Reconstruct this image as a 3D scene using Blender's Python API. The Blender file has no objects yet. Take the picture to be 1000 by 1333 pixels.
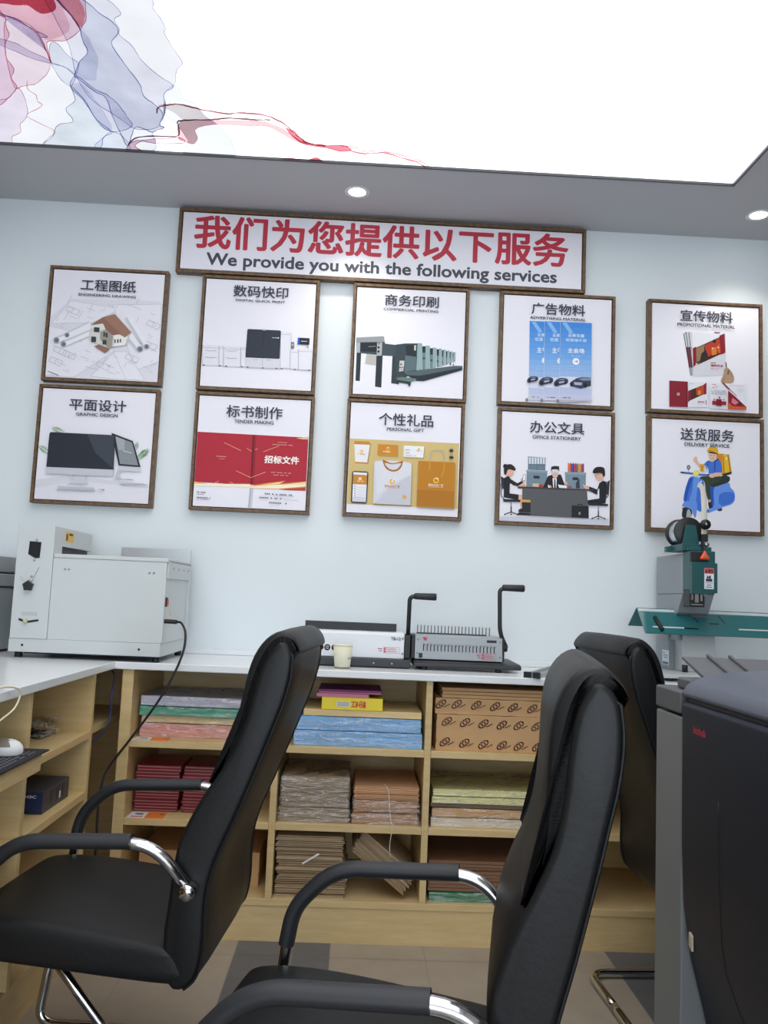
import bpy, bmesh, math, random
from mathutils import Vector, Matrix
random.seed(7)
SC = bpy.context.scene
COL = SC.collection
PI = math.pi

# ------------------------------------------------------------------ camera
F_PX = 1088.2
YAW, PITCH, ROLL = math.radians(1.628), math.radians(5.880), math.radians(2.421)
CAM = Vector((-0.04608, -3.56861, 1.21814))
_f = Vector((math.sin(YAW)*math.cos(PITCH), math.cos(YAW)*math.cos(PITCH), math.sin(PITCH)))
_r0 = Vector((math.cos(YAW), -math.sin(YAW), 0)); _u0 = _r0.cross(_f)
_r = _r0*math.cos(ROLL) + _u0*math.sin(ROLL)
_u = _u0*math.cos(ROLL) - _r0*math.sin(ROLL)
cd = bpy.data.cameras.new('camera'); cam = bpy.data.objects.new('camera', cd); COL.objects.link(cam)
cd.sensor_fit = 'VERTICAL'; cd.sensor_height = 36.0; cd.lens = F_PX*36.0/1333.0; cd.clip_start = 0.02
cam.matrix_world = Matrix(((_r.x, _u.x, -_f.x, CAM.x), (_r.y, _u.y, -_f.y, CAM.y), (_r.z, _u.z, -_f.z, CAM.z), (0, 0, 0, 1)))
SC.camera = cam

def at(px, py, axis, val):
    """the point of the plane x/y/z = val that the photograph shows at a pixel"""
    d = _f + _r*((px-500)/F_PX) - _u*((py-666.5)/F_PX)
    i = 'xyz'.index(axis)
    return CAM + d*((val-CAM[i])/d[i])

# ------------------------------------------------------------------ light
SC.view_settings.view_transform = 'Standard'; SC.view_settings.look = 'None'
SC.view_settings.gamma = 1.0; SC.view_settings.use_curve_mapping = False
SC.view_settings.exposure = 0.0
SC.cycles.max_bounces = 10; SC.cycles.diffuse_bounces = 6; SC.cycles.transparent_max_bounces = 24
SC.cycles.use_denoising = True
W = bpy.data.worlds.new('daylight'); SC.world = W; W.use_nodes = True
W.node_tree.nodes['Background'].inputs[0].default_value = (0.80, 0.90, 1.0, 1)
W.node_tree.nodes['Background'].inputs[1].default_value = 4.5
PANEL_POWER = 2.15      # radiance of the backlit ceiling film
SPOT_POWER = 9.0

# ------------------------------------------------------------------ materials
def lin(c):
    c = c/255.0
    return c/12.92 if c <= 0.04045 else ((c+0.055)/1.055)**2.4
def rgb(r, g, b): return (lin(r), lin(g), lin(b), 1.0)
_MC = {}
def M(name, col, rough=0.5, metal=0.0, noise=0.06, scale=14.0, bump=0.0, bscale=60.0, coat=0.0, spec=0.5, stretch=None, emit=None):
    if name in _MC: return _MC[name]
    m = bpy.data.materials.new(name); m.use_nodes = True
    nt = m.node_tree; b = nt.nodes['Principled BSDF']
    c = rgb(*col)
    b.inputs['Roughness'].default_value = rough; b.inputs['Metallic'].default_value = metal
    b.inputs['Specular IOR Level'].default_value = spec
    b.inputs['Coat Weight'].default_value = coat; b.inputs['Coat Roughness'].default_value = 0.08
    tc = nt.nodes.new('ShaderNodeTexCoord'); mp = nt.nodes.new('ShaderNodeMapping')
    nt.links.new(tc.outputs['Object'], mp.inputs[0])
    if stretch: mp.inputs['Scale'].default_value = stretch
    if noise:
        n = nt.nodes.new('ShaderNodeTexNoise'); n.inputs['Scale'].default_value = scale; n.inputs['Detail'].default_value = 4
        nt.links.new(mp.outputs[0], n.inputs['Vector'])
        mx = nt.nodes.new('ShaderNodeMix'); mx.data_type = 'RGBA'
        mx.inputs['A'].default_value = tuple(x*(1-noise) for x in c[:3]) + (1,)
        mx.inputs['B'].default_value = tuple(min(1, x*(1+noise)) for x in c[:3]) + (1,)
        nt.links.new(n.outputs['Fac'], mx.inputs['Factor']); nt.links.new(mx.outputs['Result'], b.inputs['Base Color'])
    else:
        b.inputs['Base Color'].default_value = c
    if bump:
        n2 = nt.nodes.new('ShaderNodeTexNoise'); n2.inputs['Scale'].default_value = bscale; n2.inputs['Detail'].default_value = 3
        nt.links.new(mp.outputs[0], n2.inputs['Vector'])
        bp = nt.nodes.new('ShaderNodeBump'); bp.inputs['Strength'].default_value = bump; bp.inputs['Distance'].default_value = 0.01
        nt.links.new(n2.outputs['Fac'], bp.inputs['Height']); nt.links.new(bp.outputs[0], b.inputs['Normal'])
    if emit:
        b.inputs['Emission Color'].default_value = (1, 0.98, 0.95, 1); b.inputs['Emission Strength'].default_value = emit
    _MC[name] = m
    return m

def print_mat(col):
    """flat printed ink on paper / film, one per colour"""
    k = 'print_%02x%02x%02x' % tuple(int(x) for x in col)
    return M(k, col, rough=0.6, noise=0.02, scale=40, spec=0.25)

def wood_mat(name, a, b_, vec, rough=0.45, scale=1.0):
    if name in _MC: return _MC[name]
    m = bpy.data.materials.new(name); m.use_nodes = True
    nt = m.node_tree; p = nt.nodes['Principled BSDF']; p.inputs['Roughness'].default_value = rough
    tc = nt.nodes.new('ShaderNodeTexCoord'); mp = nt.nodes.new('ShaderNodeMapping'); mp.inputs['Scale'].default_value = vec
    n = nt.nodes.new('ShaderNodeTexNoise'); n.inputs['Scale'].default_value = 6*scale; n.inputs['Detail'].default_value = 6; n.inputs['Roughness'].default_value = 0.65
    rp = nt.nodes.new('ShaderNodeValToRGB'); rp.color_ramp.elements[0].position = 0.32; rp.color_ramp.elements[1].position = 0.68
    rp.color_ramp.elements[0].color = rgb(*a); rp.color_ramp.elements[1].color = rgb(*b_)
    nt.links.new(tc.outputs['Object'], mp.inputs[0]); nt.links.new(mp.outputs[0], n.inputs['Vector'])
    nt.links.new(n.outputs['Fac'], rp.inputs[0]); nt.links.new(rp.outputs[0], p.inputs['Base Color'])
    _MC[name] = m
    return m

def film_mat(name, col, dens=1.0):
    """translucent printed ink on the backlit film"""
    if name in _MC: return _MC[name]
    m = bpy.data.materials.new(name); m.use_nodes = True
    nt = m.node_tree; nt.nodes.remove(nt.nodes['Principled BSDF'])
    t = nt.nodes.new('ShaderNodeBsdfTransparent')
    tc = nt.nodes.new('ShaderNodeTexCoord'); n = nt.nodes.new('ShaderNodeTexNoise'); n.inputs['Scale'].default_value = 7; n.inputs['Detail'].default_value = 5
    mx = nt.nodes.new('ShaderNodeMix'); mx.data_type = 'RGBA'
    c = rgb(*col)[:3]; c = tuple(x*dens for x in c)
    mx.inputs['A'].default_value = tuple(x*0.9 for x in c) + (1,)
    mx.inputs['B'].default_value = tuple(min(1, x*1.1) for x in c) + (1,)
    nt.links.new(tc.outputs['Object'], n.inputs['Vector']); nt.links.new(n.outputs['Fac'], mx.inputs['Factor'])
    nt.links.new(mx.outputs['Result'], t.inputs[0]); nt.links.new(t.outputs[0], nt.nodes['Material Output'].inputs[0])
    _MC[name] = m
    return m

def wrap_mat(name, alpha=0.12):
    """clear wrinkled plastic wrap"""
    if name in _MC: return _MC[name]
    m = bpy.data.materials.new(name); m.use_nodes = True
    nt = m.node_tree; nt.nodes.remove(nt.nodes['Principled BSDF'])
    tr = nt.nodes.new('ShaderNodeBsdfTransparent'); gl = nt.nodes.new('ShaderNodeBsdfGlossy'); gl.inputs['Roughness'].default_value = 0.16
    mix = nt.nodes.new('ShaderNodeMixShader'); lw = nt.nodes.new('ShaderNodeLayerWeight'); lw.inputs[0].default_value = 0.25
    tc = nt.nodes.new('ShaderNodeTexCoord'); mp = nt.nodes.new('ShaderNodeMapping'); mp.inputs['Scale'].default_value = (0.38, 0.6, 2.2)
    n = nt.nodes.new('ShaderNodeTexNoise'); n.inputs['Scale'].default_value = 26; n.inputs['Detail'].default_value = 3; n.inputs['Distortion'].default_value = 1.5
    bp = nt.nodes.new('ShaderNodeBump'); bp.inputs['Strength'].default_value = 0.9; bp.inputs['Distance'].default_value = 0.02
    ad = nt.nodes.new('ShaderNodeMath'); ad.operation = 'MULTIPLY_ADD'; ad.inputs[1].default_value = 0.5; ad.inputs[2].default_value = alpha
    nt.links.new(tc.outputs['Object'], mp.inputs[0]); nt.links.new(mp.outputs[0], n.inputs['Vector']); nt.links.new(n.outputs['Fac'], bp.inputs['Height'])
    nt.links.new(bp.outputs[0], gl.inputs['Normal']); nt.links.new(lw.outputs['Fresnel'], ad.inputs[0])
    nt.links.new(ad.outputs[0], mix.inputs[0]); nt.links.new(tr.outputs[0], mix.inputs[1]); nt.links.new(gl.outputs[0], mix.inputs[2])
    df = nt.nodes.new('ShaderNodeBsdfDiffuse'); df.inputs[0].default_value = (0.9, 0.9, 0.92, 1)
    n2 = nt.nodes.new('ShaderNodeTexNoise'); n2.inputs['Scale'].default_value = 9; n2.inputs['Detail'].default_value = 3; n2.inputs['Distortion'].default_value = 1.6
    nt.links.new(mp.outputs[0], n2.inputs['Vector'])
    rp = nt.nodes.new('ShaderNodeValToRGB'); e = rp.color_ramp.elements  # white streaks: film creases, with highlights painted in as diffuse white
    e[0].position = 0.47; e[0].color = (0, 0, 0, 1); e[1].position = 0.50; e[1].color = (0.36, 0.36, 0.36, 1)
    x = e.new(0.53); x.color = (0, 0, 0, 1); x = e.new(0.62); x.color = (0, 0, 0, 1); x = e.new(0.72); x.color = (0.22, 0.22, 0.22, 1)
    nt.links.new(n2.outputs['Fac'], rp.inputs[0])
    m2 = nt.nodes.new('ShaderNodeMixShader')
    nt.links.new(rp.outputs[0], m2.inputs[0]); nt.links.new(mix.outputs[0], m2.inputs[1]); nt.links.new(df.outputs[0], m2.inputs[2])
    nt.links.new(m2.outputs[0], nt.nodes['Material Output'].inputs[0])
    _MC[name] = m
    return m

WALL = M('white_wall_paint', (225, 233, 237), 0.75, noise=0.015, scale=3, bump=0.05, bscale=180)
CEIL = M('shade_greyed_ceiling_paint', (196, 197, 202), 0.85, noise=0.015, scale=4)  # white ceiling greyed down, the soffit's shade put into its colour
STONE = M('white_quartz', (226, 230, 233), 0.22, noise=0.03, scale=30)
WOODL = wood_mat('beech_laminate', (200, 172, 120), (214, 189, 138), (1, 1, 9))
WOODH = wood_mat('beech_laminate_lengthwise', (202, 174, 122), (215, 190, 140), (1, 1, 9), scale=1.1)
FRAMEW = wood_mat('walnut_frame', (76, 56, 40), (124, 96, 66), (3, 3, 3), rough=0.5, scale=4)
LEATHER = M('black_leather', (20, 21, 23), 0.45, noise=0.12, scale=9, bump=0.05, bscale=90, spec=0.33)
PADBLK = M('black_grip_plastic', (34, 36, 41), 0.5, noise=0.05, bump=0.05, bscale=300)
CHROME = M('chrome', (205, 205, 208), 0.12, 1.0, noise=0.03)
BLACK = M('black_plastic', (26, 27, 30), 0.45, noise=0.05)
SATIN = M('black_painted_steel', (33, 35, 39), 0.4, noise=0.05)
CREAM = M('cream_powder_coat', (198, 204, 205), 0.45, noise=0.015)
GREY = M('grey_powder_coat', (150, 157, 162), 0.45, noise=0.02)
GREYL = M('pale_grey_coat', (190, 196, 198), 0.45, noise=0.02)
STEEL = M('brushed_steel', (178, 180, 182), 0.3, 1.0, noise=0.06)
GREEN = M('dark_green_enamel', (32, 84, 86), 0.32, noise=0.03)
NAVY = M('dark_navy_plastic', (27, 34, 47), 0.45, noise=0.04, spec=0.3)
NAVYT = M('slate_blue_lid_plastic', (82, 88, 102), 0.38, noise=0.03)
DGREY = M('dark_grey_plastic', (86, 89, 93), 0.5, noise=0.03)
CANVAS = M('white_poster_canvas', (236, 235, 244), 0.6, noise=0.008, scale=60, bump=0.04, bscale=500)
KRAFT = M('kraft_paper', (200, 160, 114), 0.75, noise=0.06, scale=18)
KRAFTG = M('grey_kraft_card', (182, 160, 130), 0.75, noise=0.10, scale=30)
KRAFTO = M('orange_kraft_card', (208, 162, 122), 0.75, noise=0.07, scale=30)
KRAFTD = M('kraft_edge_dark_brown', (128, 100, 72), 0.8, noise=0.1, scale=30)  # darker brown kraft tone
WRAP = wrap_mat('clear_plastic_wrap')
WRAP2 = wrap_mat('thin_plastic_bag', 0.05)

# ------------------------------------------------------------------ mesh helpers
class MB:
    """collects shapes, then links them as ONE mesh object"""
    def __init__(s): s.bm = bmesh.new()
    def faces(s, vs, fs, mi=0):
        v = [s.bm.verts.new(Vector(p)) for p in vs]
        for f in fs:
            try:
                x = s.bm.faces.new([v[i] for i in f]); x.material_index = mi
            except ValueError: pass
        return v
    def box(s, x0, x1, y0, y1, z0, z1, mi=0):
        s.faces([(x0, y0, z0), (x1, y0, z0), (x1, y1, z0), (x0, y1, z0), (x0, y0, z1), (x1, y0, z1), (x1, y1, z1), (x0, y1, z1)],
                [(3, 2, 1, 0), (4, 5, 6, 7), (0, 1, 5, 4), (1, 2, 6, 5), (2, 3, 7, 6), (3, 0, 4, 7)], mi); return s
    def prism(s, pts, axis, a, b, mi=0):
        """a 2D outline pushed from a to b along an axis ('x': pts are (y,z); 'y': (x,z); 'z': (x,y))"""
        def P(p, t): return {'x': (t, p[0], p[1]), 'y': (p[0], t, p[1]), 'z': (p[0], p[1], t)}[axis]
        n = len(pts)
        v = s.faces([P(p, a) for p in pts] + [P(p, b) for p in pts], [], mi)
        for i in range(n):
            f = s.bm.faces.new((v[i], v[(i+1) % n], v[n+(i+1) % n], v[n+i])); f.material_index = mi
        for g in (v[:n][::-1], v[n:]):
            f = s.bm.faces.new(g); f.material_index = mi
        return s
    def tube(s, pts, ra, rb=None, side=(0, 1, 0), seg=12, mi=0, caps=True):
        """a swept ellipse: ra along 'side', rb across it"""
        rb = rb or ra; P = [Vector(p) for p in pts]; side = Vector(side); rings = []
        up = None
        for i, p in enumerate(P):
            t = (P[min(i+1, len(P)-1)] - P[max(i-1, 0)]).normalized()
            a = side - t*side.dot(t)
            if a.length < 1e-3: a = (up or Vector((0, 0, 1))) - t*(up or Vector((0, 0, 1))).dot(t)
            a.normalize(); b = t.cross(a).normalized(); side = a if side.dot(a) > 0 else side
            up = b
            rings.append([s.bm.verts.new(p + a*(ra*math.cos(2*PI*k/seg)) + b*(rb*math.sin(2*PI*k/seg))) for k in range(seg)])
        for r0, r1 in zip(rings, rings[1:]):
            for k in range(seg):
                f = s.bm.faces.new((r0[k], r0[(k+1) % seg], r1[(k+1) % seg], r1[k])); f.material_index = mi; f.smooth = True
        if caps:
            f = s.bm.faces.new(rings[0][::-1]); f.material_index = mi
            f = s.bm.faces.new(rings[-1]); f.material_index = mi
        return s
    def lathe(s, prof, c, axis='z', seg=28, mi=0):
        """a turned profile of (radius, height)"""
        c = Vector(c); rings = []
        ax = {'z': (Vector((1, 0, 0)), Vector((0, 1, 0)), Vector((0, 0, 1))), 'y': (Vector((1, 0, 0)), Vector((0, 0, 1)), Vector((0, 1, 0))), 'x': (Vector((0, 1, 0)), Vector((0, 0, 1)), Vector((1, 0, 0)))}[axis]
        for r, h in prof:
            rings.append([s.bm.verts.new(c + ax[0]*(r*math.cos(2*PI*k/seg)) + ax[1]*(r*math.sin(2*PI*k/seg)) + ax[2]*h) for k in range(seg)])
        for r0, r1 in zip(rings, rings[1:]):
            for k in range(seg):
                f = s.bm.faces.new((r0[k], r0[(k+1) % seg], r1[(k+1) % seg], r1[k])); f.material_index = mi; f.smooth = True
        for g in (rings[0][::-1], rings[-1]):
            if (g[0].co-g[len(g)//2].co).length > 1e-5:
                f = s.bm.faces.new(g); f.material_index = mi
        return s
    def xf(s, m):
        bmesh.ops.transform(s.bm, matrix=m, verts=s.bm.verts[:]); return s
    def build(s, name, mat, parent=None, bevel=0.0, seg=2, smooth=False, local=False, angle=0.6):
        mats = mat if isinstance(mat, (list, tuple)) else [mat]
        bmesh.ops.recalc_face_normals(s.bm, faces=s.bm.faces[:]) if not getattr(s, 'flat', False) else None
        if parent is not None and not local:
            off = -wloc(parent)
            for v in s.bm.verts: v.co += off
        me = bpy.data.meshes.new(name); s.bm.to_mesh(me); s.bm.free()
        for m in mats: me.materials.append(m)
        o = bpy.data.objects.new(name, me); COL.objects.link(o)
        if parent is not None: o.parent = parent
        if bevel:
            md = o.modifiers.new('edge', 'BEVEL'); md.width = bevel; md.segments = seg; md.limit_method = 'ANGLE'; md.angle_limit = 0.5
            md.harden_normals = True
            smooth = True
        if smooth:
            for p in me.polygons: p.use_smooth = True
            try: me.set_sharp_from_angle(angle=angle)
            except Exception: pass
        return o
def wloc(o):
    v = Vector((0, 0, 0))
    while o is not None: v = v + o.location; o = o.parent
    return v

def tag(o, label, cat, group=None):
    o['label'] = label; o['category'] = cat
    if group: o['group'] = group
    return o
def thing(name, label, cat, loc=(0, 0, 0), rz=0.0, group=None):
    o = bpy.data.objects.new(name, None); COL.objects.link(o); o.empty_display_size = 0.1
    o.location = loc; o.rotation_euler = (0, 0, rz)
    return tag(o, label, cat, group)
def struct(name, mb, mat, **k):
    o = mb.build(name, mat, **k); o['kind'] = 'structure'; return o
def copy_tree(o, parent=None):
    c = o.copy(); COL.objects.link(c)
    if parent is not None: c.parent = parent
    for ch in list(o.children): copy_tree(ch, c)
    return c

def catmull(pts, n=6, closed=False):
    P = [Vector(p) for p in pts]; out = []; m = len(P)
    for i in range(m if closed else m-1):
        if closed: a, b, c, d = P[i-1], P[i], P[(i+1) % m], P[(i+2) % m]
        else: a, b, c, d = P[max(i-1, 0)], P[i], P[i+1], P[min(i+2, m-1)]
        for k in range(n):
            t = k/n
            out.append(0.5*((2*b)+(c-a)*t+(2*a-5*b+4*c-d)*t*t+(3*b-a-3*c+d)*t*t*t))
    if not closed: out.append(P[-1])
    return out

def text_geo(body, bold=0.0, res=3):
    c = bpy.data.curves.new('lettering', 'FONT'); c.body = body; c.size = 1.0; c.offset = bold; c.resolution_u = res; c.align_x = 'CENTER'
    o = bpy.data.objects.new('lettering', c); COL.objects.link(o)
    dg = bpy.context.evaluated_depsgraph_get(); dg.update()
    me = bpy.data.meshes.new_from_object(o.evaluated_get(dg))
    V = [v.co.copy() for v in me.vertices]; Fc = [tuple(p.vertices) for p in me.polygons]
    bpy.data.objects.remove(o); bpy.data.curves.remove(c); bpy.data.meshes.remove(me)
    return V, Fc
def add_text(mb, body, fit, place, bold=0.0, mi=0):
    """body stretched over fit = (u0, u1, v0, v1); place(u, v) gives the 3D point"""
    V, Fc = text_geo(body, 0.0)
    if not V: return
    xs = [v.x for v in V]; ys = [v.y for v in V]
    x0, x1, y0, y1 = min(xs), max(xs), min(ys), max(ys)
    u0, u1, v0, v1 = fit
    su, sv = (u1-u0)/(x1-x0), (v1-v0)/(y1-y0)
    # heavier strokes: the same outlines laid side by side
    offs = [(0, 0)] if not bold else [(bold*math.cos(PI*q/4+PI/8), bold*math.sin(PI*q/4+PI/8)) for q in range(8)]
    P = lambda u, v: Vector(place(u, v))
    nrm = (P(1, 0)-P(0, 0)).cross(P(0, 1)-P(0, 0)).normalized()
    for q, (dx, dy) in enumerate(offs):
        mb.faces([P(u0+(v.x-x0+dx)*su, v0+(v.y-y0+dy)*sv)+nrm*(0.00005*q) for v in V], Fc, mi)

# ------------------------------------------------------------------ the room
CZ = 2.91
XL, XR, YB, YF = -1.72, 1.80, 0.035, -6.6
fl = MB()
xs = [XL]+[v for v in [-1.38+0.3245*k for k in range(0, 11)] if XL < v < XR]+[XR]
ys = [YF]+[-6.4+0.645*k for k in range(0, 10)]+[YB]
G = 0.0015
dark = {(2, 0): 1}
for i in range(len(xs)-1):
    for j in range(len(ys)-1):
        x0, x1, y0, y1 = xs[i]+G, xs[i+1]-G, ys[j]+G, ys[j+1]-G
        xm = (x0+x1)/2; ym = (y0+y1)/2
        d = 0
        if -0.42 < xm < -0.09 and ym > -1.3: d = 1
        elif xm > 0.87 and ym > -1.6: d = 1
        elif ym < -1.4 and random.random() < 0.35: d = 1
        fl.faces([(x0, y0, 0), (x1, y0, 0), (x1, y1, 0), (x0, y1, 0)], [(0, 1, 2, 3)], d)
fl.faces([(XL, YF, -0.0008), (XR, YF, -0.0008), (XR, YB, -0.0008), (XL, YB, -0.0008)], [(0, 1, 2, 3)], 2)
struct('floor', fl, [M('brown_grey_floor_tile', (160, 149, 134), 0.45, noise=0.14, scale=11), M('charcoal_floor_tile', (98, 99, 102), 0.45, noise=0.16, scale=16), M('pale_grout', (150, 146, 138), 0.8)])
struct('wall_back', MB().box(XL, XR, YB, YB+0.1, 0, CZ+0.25), WALL)
SIDE = M('bounce_cutting_wall_grey', (150, 147, 143), 0.8, noise=0.02, scale=3)  # side walls greyed to cut the light they bounce onto the soffit
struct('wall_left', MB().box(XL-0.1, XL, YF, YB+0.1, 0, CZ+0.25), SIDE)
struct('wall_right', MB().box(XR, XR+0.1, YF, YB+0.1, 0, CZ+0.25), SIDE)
PX0, PX1, PY0, PY1 = -1.66, 1.378, -5.6, -0.436
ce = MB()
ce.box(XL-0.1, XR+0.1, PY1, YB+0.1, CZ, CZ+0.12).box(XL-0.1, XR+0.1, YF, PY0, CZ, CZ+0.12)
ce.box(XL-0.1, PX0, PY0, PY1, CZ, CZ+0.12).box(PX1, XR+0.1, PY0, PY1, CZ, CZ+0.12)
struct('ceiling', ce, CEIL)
# plain shop front frame behind the camera, open to daylight
fr = MB()
fr.box(XL-0.1, XR+0.1, YF-0.1, YF, 2.5, CZ+0.12)
struct('wall_front', fr, WALL)

# backlit ceiling film with ink-wash artwork
pm = bpy.data.materials.new('backlit_white_film'); pm.use_nodes = True
nt = pm.node_tree; nt.nodes.remove(nt.nodes['Principled BSDF'])
em = nt.nodes.new('ShaderNodeEmission'); em.inputs[0].default_value = (1.0, 1.0, 1.0, 1); em.inputs[1].default_value = PANEL_POWER
nt.links.new(em.outputs[0], nt.nodes['Material Output'].inputs[0])
lp = thing('ceiling_light_panel', 'huge backlit white ceiling panel with an ink-wash print in one corner', 'ceiling light', (-0.14, -3.0, CZ))
MB().box(PX0+0.004, PX1-0.004, PY0+0.004, PY1-0.004, CZ+0.006, CZ+0.03).build('light_film', pm, lp)
tr = MB(); t = 0.005
tr.box(PX0-t, PX1+t, PY1-0.003, PY1+t, CZ-0.003, CZ+0.02).box(PX0-t, PX1+t, PY0-t, PY0+0.003, CZ-0.003, CZ+0.02)
tr.box(PX0-t, PX0+0.003, PY0, PY1, CZ-0.003, CZ+0.02).box(PX1-0.003, PX1+t, PY0, PY1, CZ-0.003, CZ+0.02)
tr.build('edge_trim', M('dark_edge_trim', (70, 72, 78), 0.5), lp)
ink = MB(); ink.flat = True; ink_mats = []; ink_n = 0
def ink_mi(col, dens=1.0):
    m = film_mat('ink_%02x%02x%02x_%d' % (*col, int(dens*100)), col, dens)
    if m not in ink_mats: ink_mats.append(m)
    return ink_mats.index(m)
def wob(pts, a):
    return [(p.x+random.uniform(-a, a), p.y+random.uniform(-a, a)) for p in pts]
def ink_pt(p, k):
    q = at(p[0], p[1], 'z', CZ+0.005 - 0.00006*k)
    q.y = min(q.y, PY1-0.0035); return q
def ink_fill(col, pts, edge=None, w=0.9, dens=1.0):
    global ink_n
    ink_n += 1
    pp = wob(catmull([(x, y, 0) for x, y in pts], 5, True), 0.35)
    ink.faces([ink_pt(p, ink_n) for p in pp], [tuple(range(len(pp)))], ink_mi(col, dens))
    if edge: ink_line(edge, pp+[pp[0]], w, raw=True)
def ink_line(col, pts, w, raw=False, dens=1.0):
    global ink_n
    ink_n += 1
    pp = [Vector((p[0], p[1], 0)) for p in pts] if raw else [Vector((*p, 0)) for p in wob(catmull([(x, y, 0) for x, y in pts], 6), 0.4)]
    L, R = [], []
    for i, p in enumerate(pp):
        t = pp[min(i+1, len(pp)-1)]-pp[max(i-1, 0)]
        n = Vector((-t.y, t.x, 0)); n = n.normalized() if n.length else Vector((1, 0, 0))
        ww = w*(0.6+0.5*abs(math.sin(i*0.37)))
        L.append(ink_pt(p+n*ww*0.5, ink_n)); R.append(ink_pt(p-n*ww*0.5, ink_n))
    n = len(pp)
    ink.faces(L+R, [(i, i+1, n+i+1, n+i) for i in range(n-1)], ink_mi(col, dens))
EP, EB, ER = (150, 148, 190), (140, 146, 185), (210, 130, 150)
ink_fill((243, 246, 252), [(-20, -20), (80, -20), (188, -5), (200, 12), (208, 22), (216, 38), (214, 43), (228, 66), (238, 83), (230, 91), (228, 108), (214, 122), (216, 138), (213, 152), (208, 163), (214, 166), (199, 173), (203, 185), (195, 197), (130, 195), (60, 190), (-20, 188)], EP, 1.0, 0.46)
ink_fill((238, 238, 246), [(60, -8), (130, -4), (157, 16), (149, 25), (155, 37), (156, 46), (172, 60), (184, 78), (206, 98), (226, 112), (214, 123), (214, 150), (206, 165), (178, 168), (150, 150), (120, 130), (100, 100), (90, 60), (70, 20)], EP, 0.8)
ink_fill((226, 229, 238), [(73, -6), (105, -2), (131, 18), (149, 31), (154, 43), (145, 55), (153, 70), (168, 91), (182, 110), (187, 125), (200, 135), (212, 148), (208, 162), (214, 166), (199, 172), (178, 165), (172, 175), (166, 190), (158, 176), (146, 150), (138, 128), (122, 118), (104, 104), (97, 99), (100, 90), (104, 80), (114, 68), (108, 54), (104, 38), (95, 22)], EB, 1.2)
ink_fill((226, 228, 238), [(104, 38), (115, 48), (121, 62), (128, 76), (126, 95), (122, 105), (97, 99), (101, 86), (104, 80), (114, 68), (108, 55)])
ink_fill((230, 231, 243), [(97, 99), (108, 104), (125, 117), (140, 124), (155, 137), (165, 152), (172, 164), (150, 172), (133, 165), (122, 150), (108, 130), (92, 113)], EB, 1.0)
ink_fill((228, 230, 242), [(92, 113), (104, 108), (118, 122), (132, 140), (146, 165), (140, 170), (126, 158), (112, 136)])
ink_fill((233, 240, 246), [(92, 112), (98, 130), (86, 142), (95, 158), (75, 163), (68, 178), (58, 190), (125, 194), (135, 178), (146, 172), (125, 155), (110, 130)], EB, 0.9)
ink_fill((232, 238, 246), [(124, 193), (136, 178), (146, 171), (160, 178), (168, 196)], EB, 0.7)
ink_fill((240, 212, 220), [(-20, -20), (95, -20), (112, 18), (106, 36), (98, 45), (84, 53), (65, 53), (61, 60), (67, 82), (60, 66), (55, 52), (45, 38), (25, 26), (-20, 12)], ER, 1.2)
ink_fill((243, 219, 226), [(20, -5), (70, -5), (84, 16), (90, 40), (62, 52), (45, 38), (20, 25), (-5, 15), (-5, 5)])
ink_fill((196, 92, 106), [(-5, -8), (60, -6), (73, 11), (58, 18), (48, 15), (35, 7), (22, 7), (8, 5), (-5, 3)])
ink_fill((235, 170, 172), [(72, -4), (100, -2), (111, 18), (104, 36), (92, 20)])
ink_line((120, 115, 165), [(70, -4), (85, 12), (97, 26), (104, 38)], 1.6)
ink_fill((240, 225, 232), [(8, 25), (45, 40), (57, 58), (65, 80), (62, 95), (48, 108), (44, 110), (30, 112), (20, 115), (14, 100), (8, 70)], ER, 0.9)
ink_fill((232, 208, 224), [(-12, 15), (5, 20), (8, 34), (12, 46), (7, 56), (8, 75), (18, 90), (15, 102), (22, 114), (12, 126), (0, 137), (-12, 138)], ER, 1.1)
ink_fill((222, 215, 232), [(-5, 50), (20, 56), (40, 67), (62, 77), (66, 82), (45, 77), (25, 69), (-5, 56)], EP, 0.7)
ink_fill((226, 220, 236), [(-5, 16), (22, 26), (44, 40), (56, 56), (60, 66), (52, 50), (62, 48), (40, 36), (20, 24)], EP, 1.0)
ink_fill((225, 230, 238), [(67, 55), (76, 58), (90, 74), (102, 82), (98, 97), (84, 87), (67, 82), (64, 68)], EP, 0.7)
ink_fill((232, 236, 243), [(67, 82), (85, 88), (98, 98), (92, 112), (80, 104), (72, 92)], EP, 0.7)
ink_fill((240, 232, 242), [(-12, 138), (12, 127), (23, 114), (32, 127), (36, 145), (33, 155), (26, 162), (27, 172), (16, 178), (14, 188), (-12, 188)], ER, 0.8)
ink_line((225, 165, 180), [(36, 105), (36, 116), (47, 124), (49, 132), (55, 137), (46, 143), (36, 148)], 1.2)
ink_line((225, 175, 190), [(35, 152), (55, 162), (72, 172), (60, 182), (58, 188)], 1.0)
ink_fill((238, 243, 252), [(227, 111), (235, 118), (240, 128), (255, 136), (266, 150), (290, 168), (300, 182), (304, 190), (302, 206), (245, 203), (240, 194), (244, 186), (243, 180), (228, 160), (214, 150), (216, 125)], (190, 195, 225), 0.8, 0.52)
ink_fill((242, 234, 230), [(206, 137), (235, 136), (262, 142), (295, 148), (330, 148), (352, 154), (330, 155), (300, 155), (270, 155), (240, 156), (226, 146)], None, 0.9, 0.82)
ink_fill((246, 205, 208), [(236, 158), (275, 157), (320, 157), (348, 160), (368, 168), (386, 180), (402, 189), (385, 184), (366, 173), (345, 164), (320, 164), (280, 162), (255, 168), (257, 180), (252, 187), (240, 184), (232, 178)], (226, 150, 160), 0.7, 0.58)
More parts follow.
